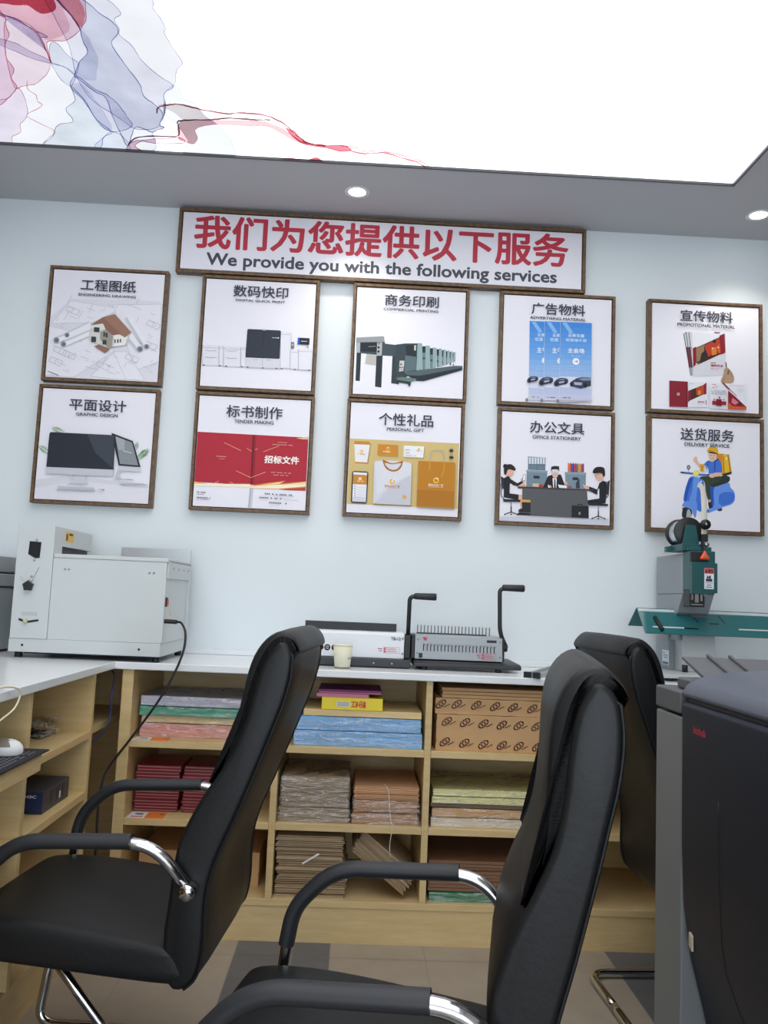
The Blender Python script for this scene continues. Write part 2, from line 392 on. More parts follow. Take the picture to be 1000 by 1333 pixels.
ink_fill((215, 185, 200), [(164, 194), (174, 184), (200, 181), (232, 179), (240, 186), (205, 187), (186, 184), (176, 190), (185, 197), (170, 197)], (140, 110, 140), 0.9)
ink_line((120, 95, 115), [(166, 190), (176, 180), (200, 177), (231, 177), (232, 164), (235, 157), (275, 156), (300, 154), (330, 156), (352, 156)], 2.0, dens=0.6)
ink_line((190, 110, 125), [(204, 148), (206, 140), (216, 137), (235, 136), (260, 142), (295, 148), (312, 147), (345, 150), (366, 159), (380, 170), (392, 180), (403, 187), (424, 190)], 2.0, dens=0.55)
ink_fill((246, 150, 165), [(372, 166), (388, 178), (402, 186), (424, 189), (445, 189), (458, 195), (445, 197), (420, 192), (398, 188), (384, 180)], (230, 90, 110), 0.8, 0.5)
ink_line((238, 150, 160), [(440, 189), (462, 192), (475, 197), (500, 197), (530, 204), (548, 210), (562, 220)], 1.2, dens=0.5)
ink_line((236, 120, 135), [(455, 196), (475, 200), (500, 199), (525, 206), (543, 211), (556, 219)], 1.8, dens=0.5)
ink_fill((225, 120, 130), [(358, 207), (380, 206), (400, 208), (412, 205), (421, 211), (418, 214), (390, 212), (360, 210)], (200, 90, 100), 0.6, 0.5)
ink_fill((252, 250, 246), [(400, 190), (450, 196), (520, 208), (545, 217), (470, 216), (425, 213)])
ink.build('ink_print', ink_mats, lp)

# recessed downlights in the soffit
LAMP = M('downlight_lens', (255, 255, 255), 0.4, noise=0, emit=9.0)
for (x, y, lab) in ((-0.12, -0.207, 'round recessed downlight in the soffit above the long red-lettered sign'), (1.595, -0.202, 'round recessed downlight in the soffit near the side wall corner')):
    d = thing('downlight', lab, 'ceiling light', (x, y, CZ), group='soffit downlights')
    MB().lathe([(0.036, -0.001), (0.050, -0.004), (0.053, -0.002), (0.053, 0.0)], (x, y, CZ)).build('trim_ring', M('white_lamp_ring', (235, 235, 235), 0.4), d)
    MB().lathe([(0.036, -0.0015), (0.0001, -0.0025)], (x, y, CZ)).build('lens', LAMP, d)
    ld = bpy.data.lights.new('downlight_lamp', 'SPOT'); ld.energy = SPOT_POWER; ld.color = (1.0, 0.94, 0.86); ld.spot_size = 1.9; ld.spot_blend = 0.8; ld.shadow_soft_size = 0.035
    lo = bpy.data.objects.new('downlight_lamp', ld); COL.objects.link(lo); lo.parent = d; lo.location = (0, 0, -0.02)

# ------------------------------------------------------------------ counters and cabinets
CT = 0.952
ct = MB()
ct.prism([(-1.71, -2.9), (-0.90, -2.9), (-0.90, -0.50), (XR-0.005, -0.50), (XR-0.005, YB-0.002), (-1.71, YB-0.002)], 'z', CT-0.027, CT)
ct = ct.build('countertop', STONE, bevel=0.004)
tag(ct, 'white stone L-shaped countertop running over both wooden cabinets', 'countertop')
bs = MB().box(-1.70, XR-0.006, YB-0.016, YB-0.001, CT+0.0005, CT+0.022).build('trim_1', M('white_backsplash_strip', (230, 234, 238), 0.3, noise=0.01), bevel=0.002)
bs['kind'] = 'structure'

def panel(mb, *b): return mb.box(*b)
cb = thing('shelf_cabinet', 'beech laminate open shelf cabinet along the white back wall', 'cabinet', (0.45, -0.24, 0))
YC, YK = -0.48, 0.02
ZT = CT-0.0275
sh = MB(); sh.box(-0.876, -0.836, YC, YK, 0, ZT).build('end_panel', WOODL, cb, bevel=0.0015)
DIV = [-0.311, 0.236, 0.783, 1.33]
for x in DIV: MB().box(x-0.012, x+0.012, YC, YK-0.012, 0.145, ZT).build('divider', WOODL, cb, bevel=0.0015)
MB().box(1.752, 1.776, YC, YK, 0, ZT).build('end_panel', WOODL, cb, bevel=0.0015)
cells = [-0.836]+DIV+[1.752]
for i in range(5):
    x0 = cells[i]+(0.0122 if i else 0.0002); x1 = cells[i+1]-(0.0122 if i < 4 else 0.0002)
    for z in (0.405, 0.675):
        MB().box(x0, x1, YC, YK-0.012, z-0.024, z).build('shelf', WOODH, cb, bevel=0.0015)
MB().box(-0.8358, 1.7518, YC, YK-0.012, 0.121, 0.145).build('bottom_board', WOODH, cb, bevel=0.0015)
MB().box(-0.8358, 1.7518, YC+0.004, YC+0.022, 0, 0.1208).build('plinth', WOODH, cb)
MB().box(-0.8358, 1.7518, YK-0.0118, YK, 0.13, ZT).build('back_board', WOODL, cb)

lb = thing('shelf_cabinet', 'beech laminate side cabinet with a keyboard tray, under the laminating machine counter', 'cabinet', (-1.3, -1.5, 0))
XC = -0.92
for y in (-0.655, -1.212, -1.77, -2.33, -2.85): MB().box(-1.66, XC, y-0.012, y+0.012, 0.145, ZT).build('divider', WOODL, lb, bevel=0.0015)
ysp = [YK-0.03, -0.655, -1.212, -1.77, -2.33, -2.85]
for i in range(5):
    y1 = ysp[i]-(0.0122 if i else 0); y0 = ysp[i+1]+0.0122
    if i != 2:
        MB().box(-1.66, XC if i else -0.94, y0, y1, 0.708, 0.732).build('shelf', WOODH, lb, bevel=0.0015)
    if i:
        MB().box(-1.66, XC, y0, y1, 0.511, 0.535).build('shelf', WOODH, lb, bevel=0.0015)
MB().box(-1.66, XC, -2.862, YK-0.03, 0.121, 0.145).build('bottom_board', WOODH, lb, bevel=0.0015)
MB().box(XC-0.03, XC-0.012, -2.862, -0.62, 0, 0.1208).build('plinth', WOODH, lb)
MB().box(-1.675, -1.6602, -2.862, YK-0.03, 0.13, ZT).build('back_board', WOODL, lb)
MB().box(-1.66, -0.878, YK-0.0298, YK-0.012, 0.145, ZT).build('end_panel', WOODL, lb)
ty = MB(); ty.box(-1.35, -0.85, -1.755, -1.30, 0.760, 0.778); ty.box(-0.868, -0.85, -1.755, -1.30, 0.733, 0.7602)
ty.build('keyboard_tray', WOODH, lb, bevel=0.001)

# ------------------------------------------------------------------ framed pictures
def hom(q):
    """homography from sheet pixels (corners TL TR BR BL) to the unit square, v down"""
    (x0, y0), (x1, y1), (x2, y2), (x3, y3) = q
    dx1, dx2, dx3 = x1-x2, x3-x2, x0-x1+x2-x3
    dy1, dy2, dy3 = y1-y2, y3-y2, y0-y1+y2-y3
    den = dx1*dy2-dx2*dy1
    g = (dx3*dy2-dx2*dy3)/den; h = (dx1*dy3-dx3*dy1)/den
    m = Matrix(((x1-x0+g*x1, x3-x0+h*x3, x0), (y1-y0+g*y1, y3-y0+h*y3, y0), (g, h, 1)))
    inv = m.inverted()
    def f(x, y):
        v = inv @ Vector((x, y, 1)); return v.x/v.z, v.y/v.z
    return f
class Art:
    """flat printed shapes on one poster, all in one mesh"""
    def __init__(s, quad, x, z, side=0.48):
        s.h = hom(quad); s.x, s.z, s.a = x, z, side; s.mb = MB(); s.mb.flat = True; s.mats = []; s.n = 0
    def P(s, x, y):
        u, v = s.h(x, y); u = min(1, max(0, u)); v = min(1, max(0, v))
        return Vector((s.x+u*s.a, -0.0003-0.00007*s.n, s.z-v*s.a))
    def mi(s, c):
        m = print_mat(c)
        if m not in s.mats: s.mats.append(m)
        return s.mats.index(m)
    def poly(s, c, pts, smooth=False):
        s.n += 1
        if smooth: pts = [(p.x, p.y) for p in catmull([(a, b, 0) for a, b in pts], 5, True)]
        p = [s.P(*q) for q in pts]
        s.mb.faces(p, [tuple(range(len(p)))], s.mi(c))
    def rect(s, c, x0, y0, x1, y1, sl=0.045):
        """upright box in the sheet (sl: fall of its top and bottom edges across the width)"""
        d = (x1-x0)*sl; s.poly(c, [(x0, y0), (x1, y0+d), (x1, y1+d), (x0, y1)])
    def line(s, c, w, *pts):
        s.n += 1
        for (ax, ay), (bx, by) in zip(pts, pts[1:]):
            l = math.hypot(bx-ax, by-ay) or 1; nx, ny = -(by-ay)/l*w/2, (bx-ax)/l*w/2
            p = [s.P(ax+nx, ay+ny), s.P(bx+nx, by+ny), s.P(bx-nx, by-ny), s.P(ax-nx, ay-ny)]
            s.mb.faces(p, [(0, 1, 2, 3)], s.mi(c))
    def disc(s, c, x, y, r, ry=None, n=20):
        s.poly(c, [(x+r*math.cos(2*PI*k/n), y+(ry or r)*math.sin(2*PI*k/n)) for k in range(n)])
    def grad(s, c0, c1, quad, n=8):
        (a, b, c, d) = quad
        for k in range(n):
            t0, t1 = k/n, (k+1)/n; cc = tuple(int(c0[i]+(c1[i]-c0[i])*(k+.5)/n) for i in range(3))
            L = lambda p, q, t: (p[0]+(q[0]-p[0])*t, p[1]+(q[1]-p[1])*t)
            s.poly(cc, [L(a, d, t0), L(b, c, t0), L(b, c, t1), L(a, d, t1)])
    def text(s, c, body, tl, br, bold=0.0):
        s.n += 1
        u0, v0 = s.h(*tl); u1, v1 = s.h(*br); y = -0.0003-0.00007*s.n
        add_text(s.mb, body, (u0, u1, v1, v0), lambda u, v: (s.x+u*s.a, y, s.z-v*s.a), bold, s.mi(c))
    def dashes(s, c, w, x0, y0, x1, n, sl=0.045):
        """a line of print too small to read"""
        st = (x1-x0)/n
        for k in range(n):
            if random.random() < 0.85: s.line(c, w, (x0+k*st, y0+k*st*sl), (x0+(k+.7)*st, y0+(k+.7)*st*sl))

def frame_mesh(x0, x1, z0, z1, b=0.0125, gap=0.004, yf=-0.006, yb=YB-0.0005):
    """mitred wooden frame round an opening"""
    m = MB()
    o = [(x0-gap-b, z0-gap-b), (x1+gap+b, z0-gap-b), (x1+gap+b, z1+gap+b), (x0-gap-b, z1+gap+b)]
    i = [(x0-gap, z0-gap), (x1+gap, z0-gap), (x1+gap, z1+gap), (x0-gap, z1+gap)]
    for k in range(4):
        a, c = k, (k+1) % 4
        q = [o[a], o[c], i[c], i[a]]
        m.prism(q, 'y', yf, yb)
    return m
INKD = (62, 64, 78)
def poster(x, z, label, cn, en, quad, cn_box, en_box, art):
    """x, z: the canvas's upper corner on the wall"""
    t = thing('framed_poster', label, 'framed poster', (x+0.24, 0.0, z-0.24), group='framed service posters')
    frame_mesh(x, x+0.48, z-0.48, z).build('frame', FRAMEW, t, bevel=0.0012)
    MB().box(x-0.0039, x+0.4839, 0.006, YB-0.001, z-0.4839, z+0.0039).build('backing_board', M('dark_gap_brown', (48, 36, 30), 0.8), t)  # dark brown board seen in the gap inside the frame
    MB().box(x, x+0.48, 0.0, 0.0058, z-0.48, z).build('canvas', CANVAS, t)
    A = Art(quad, x, z); art(A)
    if A.mats: A.mb.build('printed_illustration', A.mats, t)
    C = Art(quad, x, z); C.n = 95
    C.text(INKD, cn, cn_box[0], cn_box[1], 0.014); C.text(INKD, en, en_box[0], en_box[1], 0.02)
    C.mb.build('caption_lettering', C.mats, t)
    return t

def art_engineering(A):
    A.poly((226, 225, 234), [(60, 430), (230, 285), (760, 292), (900, 300), (925, 330), (888, 905), (400, 890), (35, 880)])
    for q in ([(70, 480), (215, 300), (600, 360), (380, 470)], [(50, 500), (330, 560), (560, 680), (250, 890), (33, 875)], [(540, 330), (915, 320), (900, 760), (720, 830)], [(380, 880), (560, 690), (700, 890), (640, 905)], [(550, 690), (660, 690), (790, 905), (650, 900)]):
        A.poly((236, 236, 243), q); A.line((196, 196, 208), 3, *(q+[q[0]]))
    random.seed(3)
    for _ in range(70):
        x = random.uniform(70, 860); y = random.uniform(320, 850)
        if 370 < x < 690 and 400 < y < 700: continue
        l = random.uniform(18, 75); s = random.choice((0.42, -0.55, 0.42, -1.9))
        dx = l/math.hypot(1, s); A.line((182, 180, 192), 2.6, (x, y), (x+dx, y+dx*s))
    for (x, y) in ((90, 690), (60, 770), (160, 720), (420, 800), (640, 740), (780, 640), (800, 480), (180, 380)):
        A.line((176, 174, 188), 2.6, (x, y), (x+90, y+38), (x+110, y+2), (x+20, y-34), (x, y)); A.line((176, 174, 188), 2.4, (x+45, y+19), (x+60, y-16))
    def roll(a, b, r):
        dx, dy = b[0]-a[0], b[1]-a[1]; l = math.hypot(dx, dy); nx, ny = -dy/l*r, dx/l*r
        A.poly((206, 208, 216), [(a[0]+nx, a[1]+ny), (b[0]+nx, b[1]+ny), (b[0]-nx, b[1]-ny), (a[0]-nx, a[1]-ny)])
        A.poly((238, 239, 244), [(a[0]+nx*.4, a[1]+ny*.4), (b[0]+nx*.4, b[1]+ny*.4), (b[0]-nx, b[1]-ny), (a[0]-nx, a[1]-ny)])
        A.disc((150, 154, 164), b[0], b[1], r*.95); A.disc((105, 110, 122), b[0]+2, b[1]+2, r*.6)
    roll((560, 420), (115, 610), 24); roll((370, 480), (195, 570), 20); roll((380, 545), (170, 640), 22)
    roll((660, 420), (780, 615), 24); roll((690, 470), (805, 650), 20); roll((640, 530), (755, 670), 24)
    A.poly((206, 208, 205), [(365, 540), (385, 500), (460, 480), (560, 560), (690, 545), (650, 640), (555, 655), (520, 668), (445, 640), (368, 605)])
    A.poly((214, 216, 208), [(365, 540), (448, 560), (445, 642), (366, 605)]); A.poly((238, 238, 232), [(556, 560), (660, 575), (640, 645), (556, 655)])
    A.poly((160, 156, 142), [(450, 545), (500, 520), (550, 580), (540, 660), (515, 668), (450, 600)])
    A.poly((228, 228, 218), [(372, 500), (470, 478), (490, 520), (440, 530), (388, 515)])
    A.poly((146, 106, 92), [(375, 492), (470, 430), (560, 405), (690, 545), (640, 585), (600, 560), (545, 570), (490, 520), (470, 480)])
    A.poly((160, 120, 104), [(470, 430), (560, 405), (690, 545), (640, 585)])
    A.poly((150, 112, 96), [(405, 655), (445, 640), (525, 675), (490, 705)])
    for r in ((382, 580, 420, 622), (402, 508, 445, 545), (475, 545, 488, 580), (492, 550, 508, 585), (560, 600, 570, 628), (582, 598, 592, 626), (602, 596, 611, 622), (470, 605, 500, 640)): A.rect((62, 64, 76), *r)
    A.line((70, 70, 80), 5, (60, 850), (140, 880))
def art_digital(A):
    for (x0, y0, x1, y1) in ((55, 560, 190, 725), (190, 565, 225, 728), (228, 570, 365, 735), (368, 575, 408, 738), (690, 455, 782, 750), (770, 600, 838, 758), (838, 595, 948, 765)):
        A.rect((212, 212, 222), x0, y0, x1, y1); A.rect((230, 230, 238), x0+4, y0+4, x1-4, y1-6)
        A.line((165, 165, 178), 3, (x0, y0), (x0, y1), (x1, y1+(x1-x0)*.045))
        A.line((165, 165, 178), 3, (x0, y0+18), (x1, y0+18+(x1-x0)*.045))
    for (x, y) in ((75, 600), (75, 655), (245, 603), (245, 662)): A.line((140, 140, 155), 3, (x, y), (x+45, y+8), (x+95, y+4))
    A.rect((216, 216, 226), 408, 660, 690, 745); A.line((165, 165, 178), 3, (545, 668), (545, 750)); A.line((165, 165, 178), 3, (408, 740), (690, 753))
    A.line((140, 140, 155), 3, (470, 678), (505, 682)); A.line((140, 140, 155), 3, (575, 682), (615, 686))
    A.poly((52, 58, 70), [(420, 437), (428, 430), (688, 443), (694, 452), (684, 672), (676, 674), (410, 662), (406, 654)])
    A.line((34, 38, 48), 4, (555, 440), (548, 585)); A.rect((150, 200, 190), 542, 432, 570, 442); A.dashes((220, 225, 235), 5, 622, 502, 665, 6); A.disc((220, 225, 235), 672, 504, 6)
    A.rect((222, 222, 230), 770, 465, 785, 520); A.rect((120, 118, 122), 776, 538, 802, 590); A.disc((200, 200, 205), 789, 560, 7)
    A.poly((40, 46, 60), [(832, 502), (928, 508), (926, 562), (830, 557)]); A.poly((40, 96, 205), [(832, 502), (848, 503), (846, 558), (830, 557)]); A.dashes((225, 230, 240), 6, 860, 532, 910, 7)
    A.line((150, 150, 160), 7, (905, 563), (916, 575), (915, 592))
    for x, y in ((68, 722), (200, 729), (250, 732), (378, 738), (425, 741), (550, 748), (660, 752), (702, 755), (810, 762), (925, 767)): A.disc((60, 60, 70), x, y, 9, 4)
def art_printing(A):
    D, G, T = (46, 56, 62), (110, 132, 136), (146, 172, 174)
    A.poly(D, [(62, 575), (100, 578), (88, 812), (52, 808)]); A.poly(D, [(228, 600), (280, 600), (268, 866), (215, 858)]); A.poly((54, 66, 72), [(362, 605), (420, 605), (400, 838), (350, 830)])
    A.poly((66, 80, 88), [(60, 448), (290, 440), (300, 500), (390, 512), (480, 520), (470, 610), (280, 600), (60, 575)])
    A.poly((150, 156, 160), [(62, 448), (288, 438), (298, 486), (64, 488)]); A.poly((176, 180, 182), [(62, 490), (92, 490), (90, 575), (60, 575)]); A.poly((176, 180, 182), [(234, 490), (276, 490), (272, 600), (230, 596)])
    A.poly((36, 44, 50), [(94, 492), (232, 490), (228, 570), (92, 565)]); A.line((150, 150, 130), 5, (160, 525), (222, 522)); A.disc((40, 44, 50), 246, 532, 10); A.disc((40, 44, 50), 245, 566, 10); A.disc((90, 90, 95), 250, 500, 7)
    A.poly((188, 186, 178), [(145, 585), (228, 600), (222, 680), (132, 668)])
    A.poly((58, 72, 78), [(388, 510), (470, 500), (605, 500), (600, 700), (540, 740), (400, 830), (388, 700)])
    A.poly((40, 50, 56), [(470, 520), (560, 505), (558, 610), (480, 600)]); A.poly((206, 206, 190), [(545, 515), (560, 515), (558, 560), (543, 558)])
    A.poly((92, 112, 118), [(470, 600), (560, 612), (565, 720), (460, 740)])
    A.poly(T, [(572, 502), (612, 505), (608, 720), (562, 722)])
    xs = [(612, 640, 676, 518), (676, 702, 730, 535), (732, 752, 774, 543), (776, 790, 808, 552), (810, 822, 838, 560), (840, 850, 864, 567), (866, 874, 890, 573)]
    for k, (a, b, c, y) in enumerate(xs):
        yb = 715-8*k-2*k; A.poly((44, 54, 60), [(a, y+6), (b, y+6), (b, yb), (a, yb+3)]); A.poly(G, [(a, y+60), (b, y+60), (b, yb), (a, yb)]); A.poly((60, 74, 80), [(a, y+100), (b, y+100), (b, y+115), (a, y+115)])
        A.poly(T, [(b, y), (c, y+2), (c-4, yb-4), (b-6, yb)])
    A.poly((84, 100, 104), [(460, 742), (600, 722), (890, 688), (945, 690), (945, 705), (590, 770), (480, 765)]); A.poly((40, 50, 56), [(480, 765), (590, 770), (945, 705), (942, 725), (620, 815), (560, 812)])
    A.poly((100, 124, 120), [(395, 788), (440, 780), (562, 795), (555, 808), (515, 822), (400, 805)]); A.poly(D, [(395, 803), (515, 822), (512, 845), (498, 864), (490, 838), (415, 825), (412, 842), (400, 840)])
    A.poly((200, 200, 195), [(422, 645), (462, 645), (458, 698), (418, 698)]); A.poly((188, 190, 188), [(418, 705), (456, 702), (452, 732), (415, 736)]); A.disc((60, 60, 66), 432, 675, 7)
def art_advert(A):
    for k, (x0, x1) in enumerate(((278, 402), (400, 528), (526, 782))):
        y0 = 236+(x0-278)*.04; y1 = 236+(x1-278)*.04; yb0 = 880+(x0-278)*.02; yb1 = 880+(x1-278)*.02
        A.grad((66, 138, 222), (120, 172, 232), [(x0, y0), (x1, y1), (x1-2, 560), (x0-4, 550)], 7)
        A.grad((128, 176, 232), (206, 206, 228), [(x0-4, 550), (x1-2, 560), (x1-4, yb1), (x0-12, yb0)], 7)
        A.poly((140, 186, 238), [(x0+15, y0+8), (x0+50, y0+8), (x0+105, y0+90), (x0+75, y0+98)])
        A.line((226, 228, 236), 2, (x0, y0), (x0-12, yb0))
        dx = x0-278
        A.poly((216, 220, 236), [(x0-8, 690), (x1-4, 700), (x1-4, 790), (x0-8, 780)])
        if k < 2:
            A.text((214, 234, 252), '云享', (342+122*k, 335+5*k), (400+122*k, 366+5*k), 0.02); A.text((196, 226, 250), '钜惠', (322+122*k, 370+5*k), (386+124*k, 402+5*k), 0.02)
            A.text((240, 246, 254), '主', (338+122*k, 450+5*k), (376+122*k, 494+5*k), 0.02); A.line((240, 246, 254), 6, (394+122*k, 452+5*k), (384+122*k, 470+5*k)); A.line((240, 246, 254), 5, (382+122*k, 478+5*k), (396+122*k, 478+5*k))
            A.poly((244, 246, 252), [(396+124*k, 535+5*k), (384+124*k, 538+5*k), (376+124*k, 555+5*k), (380+124*k, 575+5*k), (394+124*k, 582+5*k)])
        else:
            A.text((220, 236, 252), '云享车展', (590, 342), (720, 376), 0.02); A.text((196, 226, 250), '钜惠嗨不停', (570, 380), (738, 414), 0.02); A.text((244, 248, 254), '主会场', (586, 460), (720, 504), 0.02)
            A.disc((246, 248, 252), 652, 569, 28); A.line((90, 150, 220), 5, (638, 569), (666, 569)); A.line((90, 150, 220), 5, (656, 558), (667, 569), (656, 580)); A.dashes((220, 232, 250), 4, 615, 524, 688, 8)
        for q in (0, 1): A.dashes((206, 220, 244), 3, x0+50, 605+q*22, min(x1-4, x0+200), 9)
        A.dashes((60, 64, 80), 7, x0+18, 856+dx*.03, x0+84, 6)
    def car(x, y, s):
        A.poly((58, 62, 84), [(x, y), (x+20*s, y-28*s), (x+60*s, y-44*s), (x+108*s, y-36*s), (x+116*s, y-14*s), (x+100*s, y+4*s), (x+36*s, y+18*s), (x+8*s, y+22*s)], True)
        A.poly((120, 130, 160), [(x+34*s, y-26*s), (x+62*s, y-38*s), (x+92*s, y-34*s), (x+80*s, y-24*s)]); A.disc((34, 36, 48), x+24*s, y+8*s, 13*s, 16*s); A.disc((34, 36, 48), x+92*s, y-4*s, 9*s, 13*s)
        A.poly((176, 184, 204), [(x+40*s, y-12*s), (x+88*s, y-18*s), (x+84*s, y-6*s), (x+44*s, y+2*s)])
    car(252, 724, .78); car(348, 740, 1.0); car(470, 748, 1.0)
    A.poly((58, 64, 84), [(600, 745), (625, 725), (660, 705), (700, 698), (772, 702), (772, 768), (690, 790), (640, 778), (604, 770)]); A.poly((128, 146, 168), [(665, 712), (700, 704), (770, 706), (768, 726), (700, 726)])
    A.poly((168, 178, 200), [(632, 738), (700, 742), (698, 764), (640, 762)]); A.disc((32, 34, 46), 612, 758, 10, 17); A.disc((32, 34, 46), 726, 764, 15, 20); A.disc((180, 70, 70), 690, 712, 6)
    A.poly((206, 206, 216), [(250, 868), (790, 884), (770, 898), (255, 884)]); A.poly((176, 178, 190), [(505, 885), (790, 884), (760, 894), (510, 908)])
    for x, y in ((248, 884), (370, 888), (500, 892)): A.disc((86, 88, 96), x, y, 11, 13); A.disc((190, 190, 196), x, y, 5)
def art_graphic(A):
    random.seed(5)
    def leaf(x, y, ang, L):
        for k in range(11):
            t = k/10; px, py = x+L*t*math.cos(ang), y+L*t*math.sin(ang); l = L*.42*(1-abs(t-.45))
            for sg in (-1, 1):
                a2 = ang+sg*(1.0-.4*t); A.poly(random.choice(((106, 158, 92), (84, 138, 76), (128, 178, 108))), [(px, py), (px+l*.5*math.cos(a2+.16), py+l*.5*math.sin(a2+.16)), (px+l*math.cos(a2), py+l*math.sin(a2)), (px+l*.5*math.cos(a2-.16), py+l*.5*math.sin(a2-.16))])
    A.poly((218, 218, 226), [(60, 690), (300, 660), (880, 730), (875, 862), (50, 828)]); A.poly((228, 228, 236), [(58, 750), (400, 700), (880, 760), (876, 862), (50, 828)])
    leaf(165, 505, -2.5, 90); leaf(270, 352, -2.75, 85); leaf(800, 545, -.7, 100); leaf(790, 480, -1.3, 55); leaf(815, 520, -.45, 70)
    A.poly((196, 198, 206), [(628, 690), (775, 695), (640, 684), (660, 620), (690, 610), (672, 660), (690, 686), (770, 692), (774, 698), (628, 694)])
    A.poly((206, 208, 216), [(662, 595), (830, 606), (832, 638), (668, 628)]); A.poly((44, 48, 56), [(616, 355), (772, 415), (828, 604), (668, 590)]); A.poly((140, 146, 152), [(645, 380), (765, 425), (812, 592), (678, 580)]); A.poly((166, 172, 178), [(645, 380), (712, 405), (712, 480), (664, 478)]); A.line((214, 216, 222), 5, (700, 485), (765, 502))
    A.poly((206, 208, 216), [(335, 655), (430, 660), (432, 700), (447, 718), (447, 725), (305, 718), (306, 711), (330, 700)]); A.poly((168, 172, 182), [(334, 656), (430, 660), (430, 672), (333, 668)])
    A.poly((200, 202, 210), [(142, 598), (632, 622), (630, 668), (620, 670), (140, 648), (138, 640)])
    A.poly((46, 50, 60), [(165, 360), (176, 349), (630, 372), (642, 382), (632, 622), (142, 600)]); A.poly((66, 72, 82), [(440, 364), (636, 374), (627, 612), (500, 500)])
    A.poly((214, 214, 222), [(220, 762), (232, 736), (488, 748), (498, 772)]); 
    for q in range(4): A.line((176, 176, 188), 2.4, (226+q, 744+q*6), (488+q*2, 755+q*6))
    for q in range(14): A.line((182, 182, 194), 2, (238+q*18, 738+q), (232+q*19, 764+q*.5))
    A.line((150, 152, 162), 3, (218, 763), (498, 774)); A.poly((206, 206, 214), [(510, 770), (530, 758), (568, 762), (562, 772)]); A.poly((136, 138, 146), [(540, 768), (568, 762), (562, 773)])
    A.poly((196, 196, 206), [(672, 716), (690, 712), (850, 722), (870, 732), (684, 728)]); A.line((160, 162, 172), 3, (684, 728), (880, 732))
def art_tender(A):
    R = (178, 46, 62)
    A.poly(R, [(66, 308), (922, 348), (910, 725), (44, 695)])
    A.poly((150, 38, 52), [(492, 328), (522, 330), (510, 710), (482, 708)]); A.poly((112, 30, 42), [(496, 328), (508, 329), (494, 709), (482, 708)])
    for a, b in (((275, 390), (405, 450)), ((370, 605), (484, 656)), ((484, 656), (600, 612)), ((578, 458), (700, 412)), ((450, 432), (490, 455)), ((515, 442), (536, 436)), ((190, 708), (236, 684)), ((320, 690), (380, 712))): A.line((232, 176, 130), 3.5, a, b)
    for (q, c) in (([(44, 690), (190, 712), (350, 712), (480, 700), (480, 728), (44, 722)], (236, 186, 120)), ([(44, 708), (480, 706), (480, 730), (44, 724)], (252, 240, 214)), ([(482, 718), (620, 694), (760, 676), (700, 700), (910, 680), (908, 745), (482, 738)], (228, 150, 84)), ([(482, 722), (660, 708), (908, 700), (908, 718), (700, 738), (482, 736)], (252, 238, 206)), ([(700, 742), (908, 726), (907, 752), (760, 748)], (190, 70, 56)), ([(830, 354), (922, 342), (921, 362), (880, 362)], (236, 190, 140)), ([(230, 706), (420, 698), (480, 700), (480, 706)], (206, 96, 56)), ([(560, 712), (740, 684), (700, 702)], (250, 224, 160)), ([(740, 706), (906, 684), (906, 698)], (250, 224, 160))): A.poly(c, q)
    A.poly((206, 206, 216), [(478, 738), (508, 740), (496, 884), (468, 882)]); A.poly((176, 176, 190), [(480, 738), (490, 738), (478, 882), (468, 882)])
    A.text((250, 240, 236), '招标文件', (592, 486), (852, 552), 0.035)
    A.dashes((232, 190, 150), 5, 218, 495, 306, 8); A.line((226, 170, 140), 2.5, (238, 514), (282, 515))
    A.dashes((228, 180, 160), 4, 690, 386, 765, 7); A.dashes((228, 180, 160), 5, 648, 402, 806, 14); A.dashes((232, 186, 170), 5, 642, 614, 796, 14); A.dashes((232, 186, 170), 5, 660, 634, 776, 11)
    A.dashes((70, 70, 84), 8, 68, 772, 158, 9); A.dashes((120, 120, 134), 4, 68, 788, 126, 6); A.dashes((60, 60, 74), 9, 66, 814, 186, 12); A.dashes((120, 120, 134), 4, 66, 827, 166, 10)
    A.dashes((96, 96, 110), 10, 596, 778, 824, 16); A.dashes((96, 96, 110), 10, 556, 808, 742, 13); A.dashes((90, 90, 104), 10, 630, 846, 782, 11); A.line((140, 140, 150), 2, (655, 790), (822, 797)); A.line((140, 140, 150), 2, (742, 822), (858, 830))
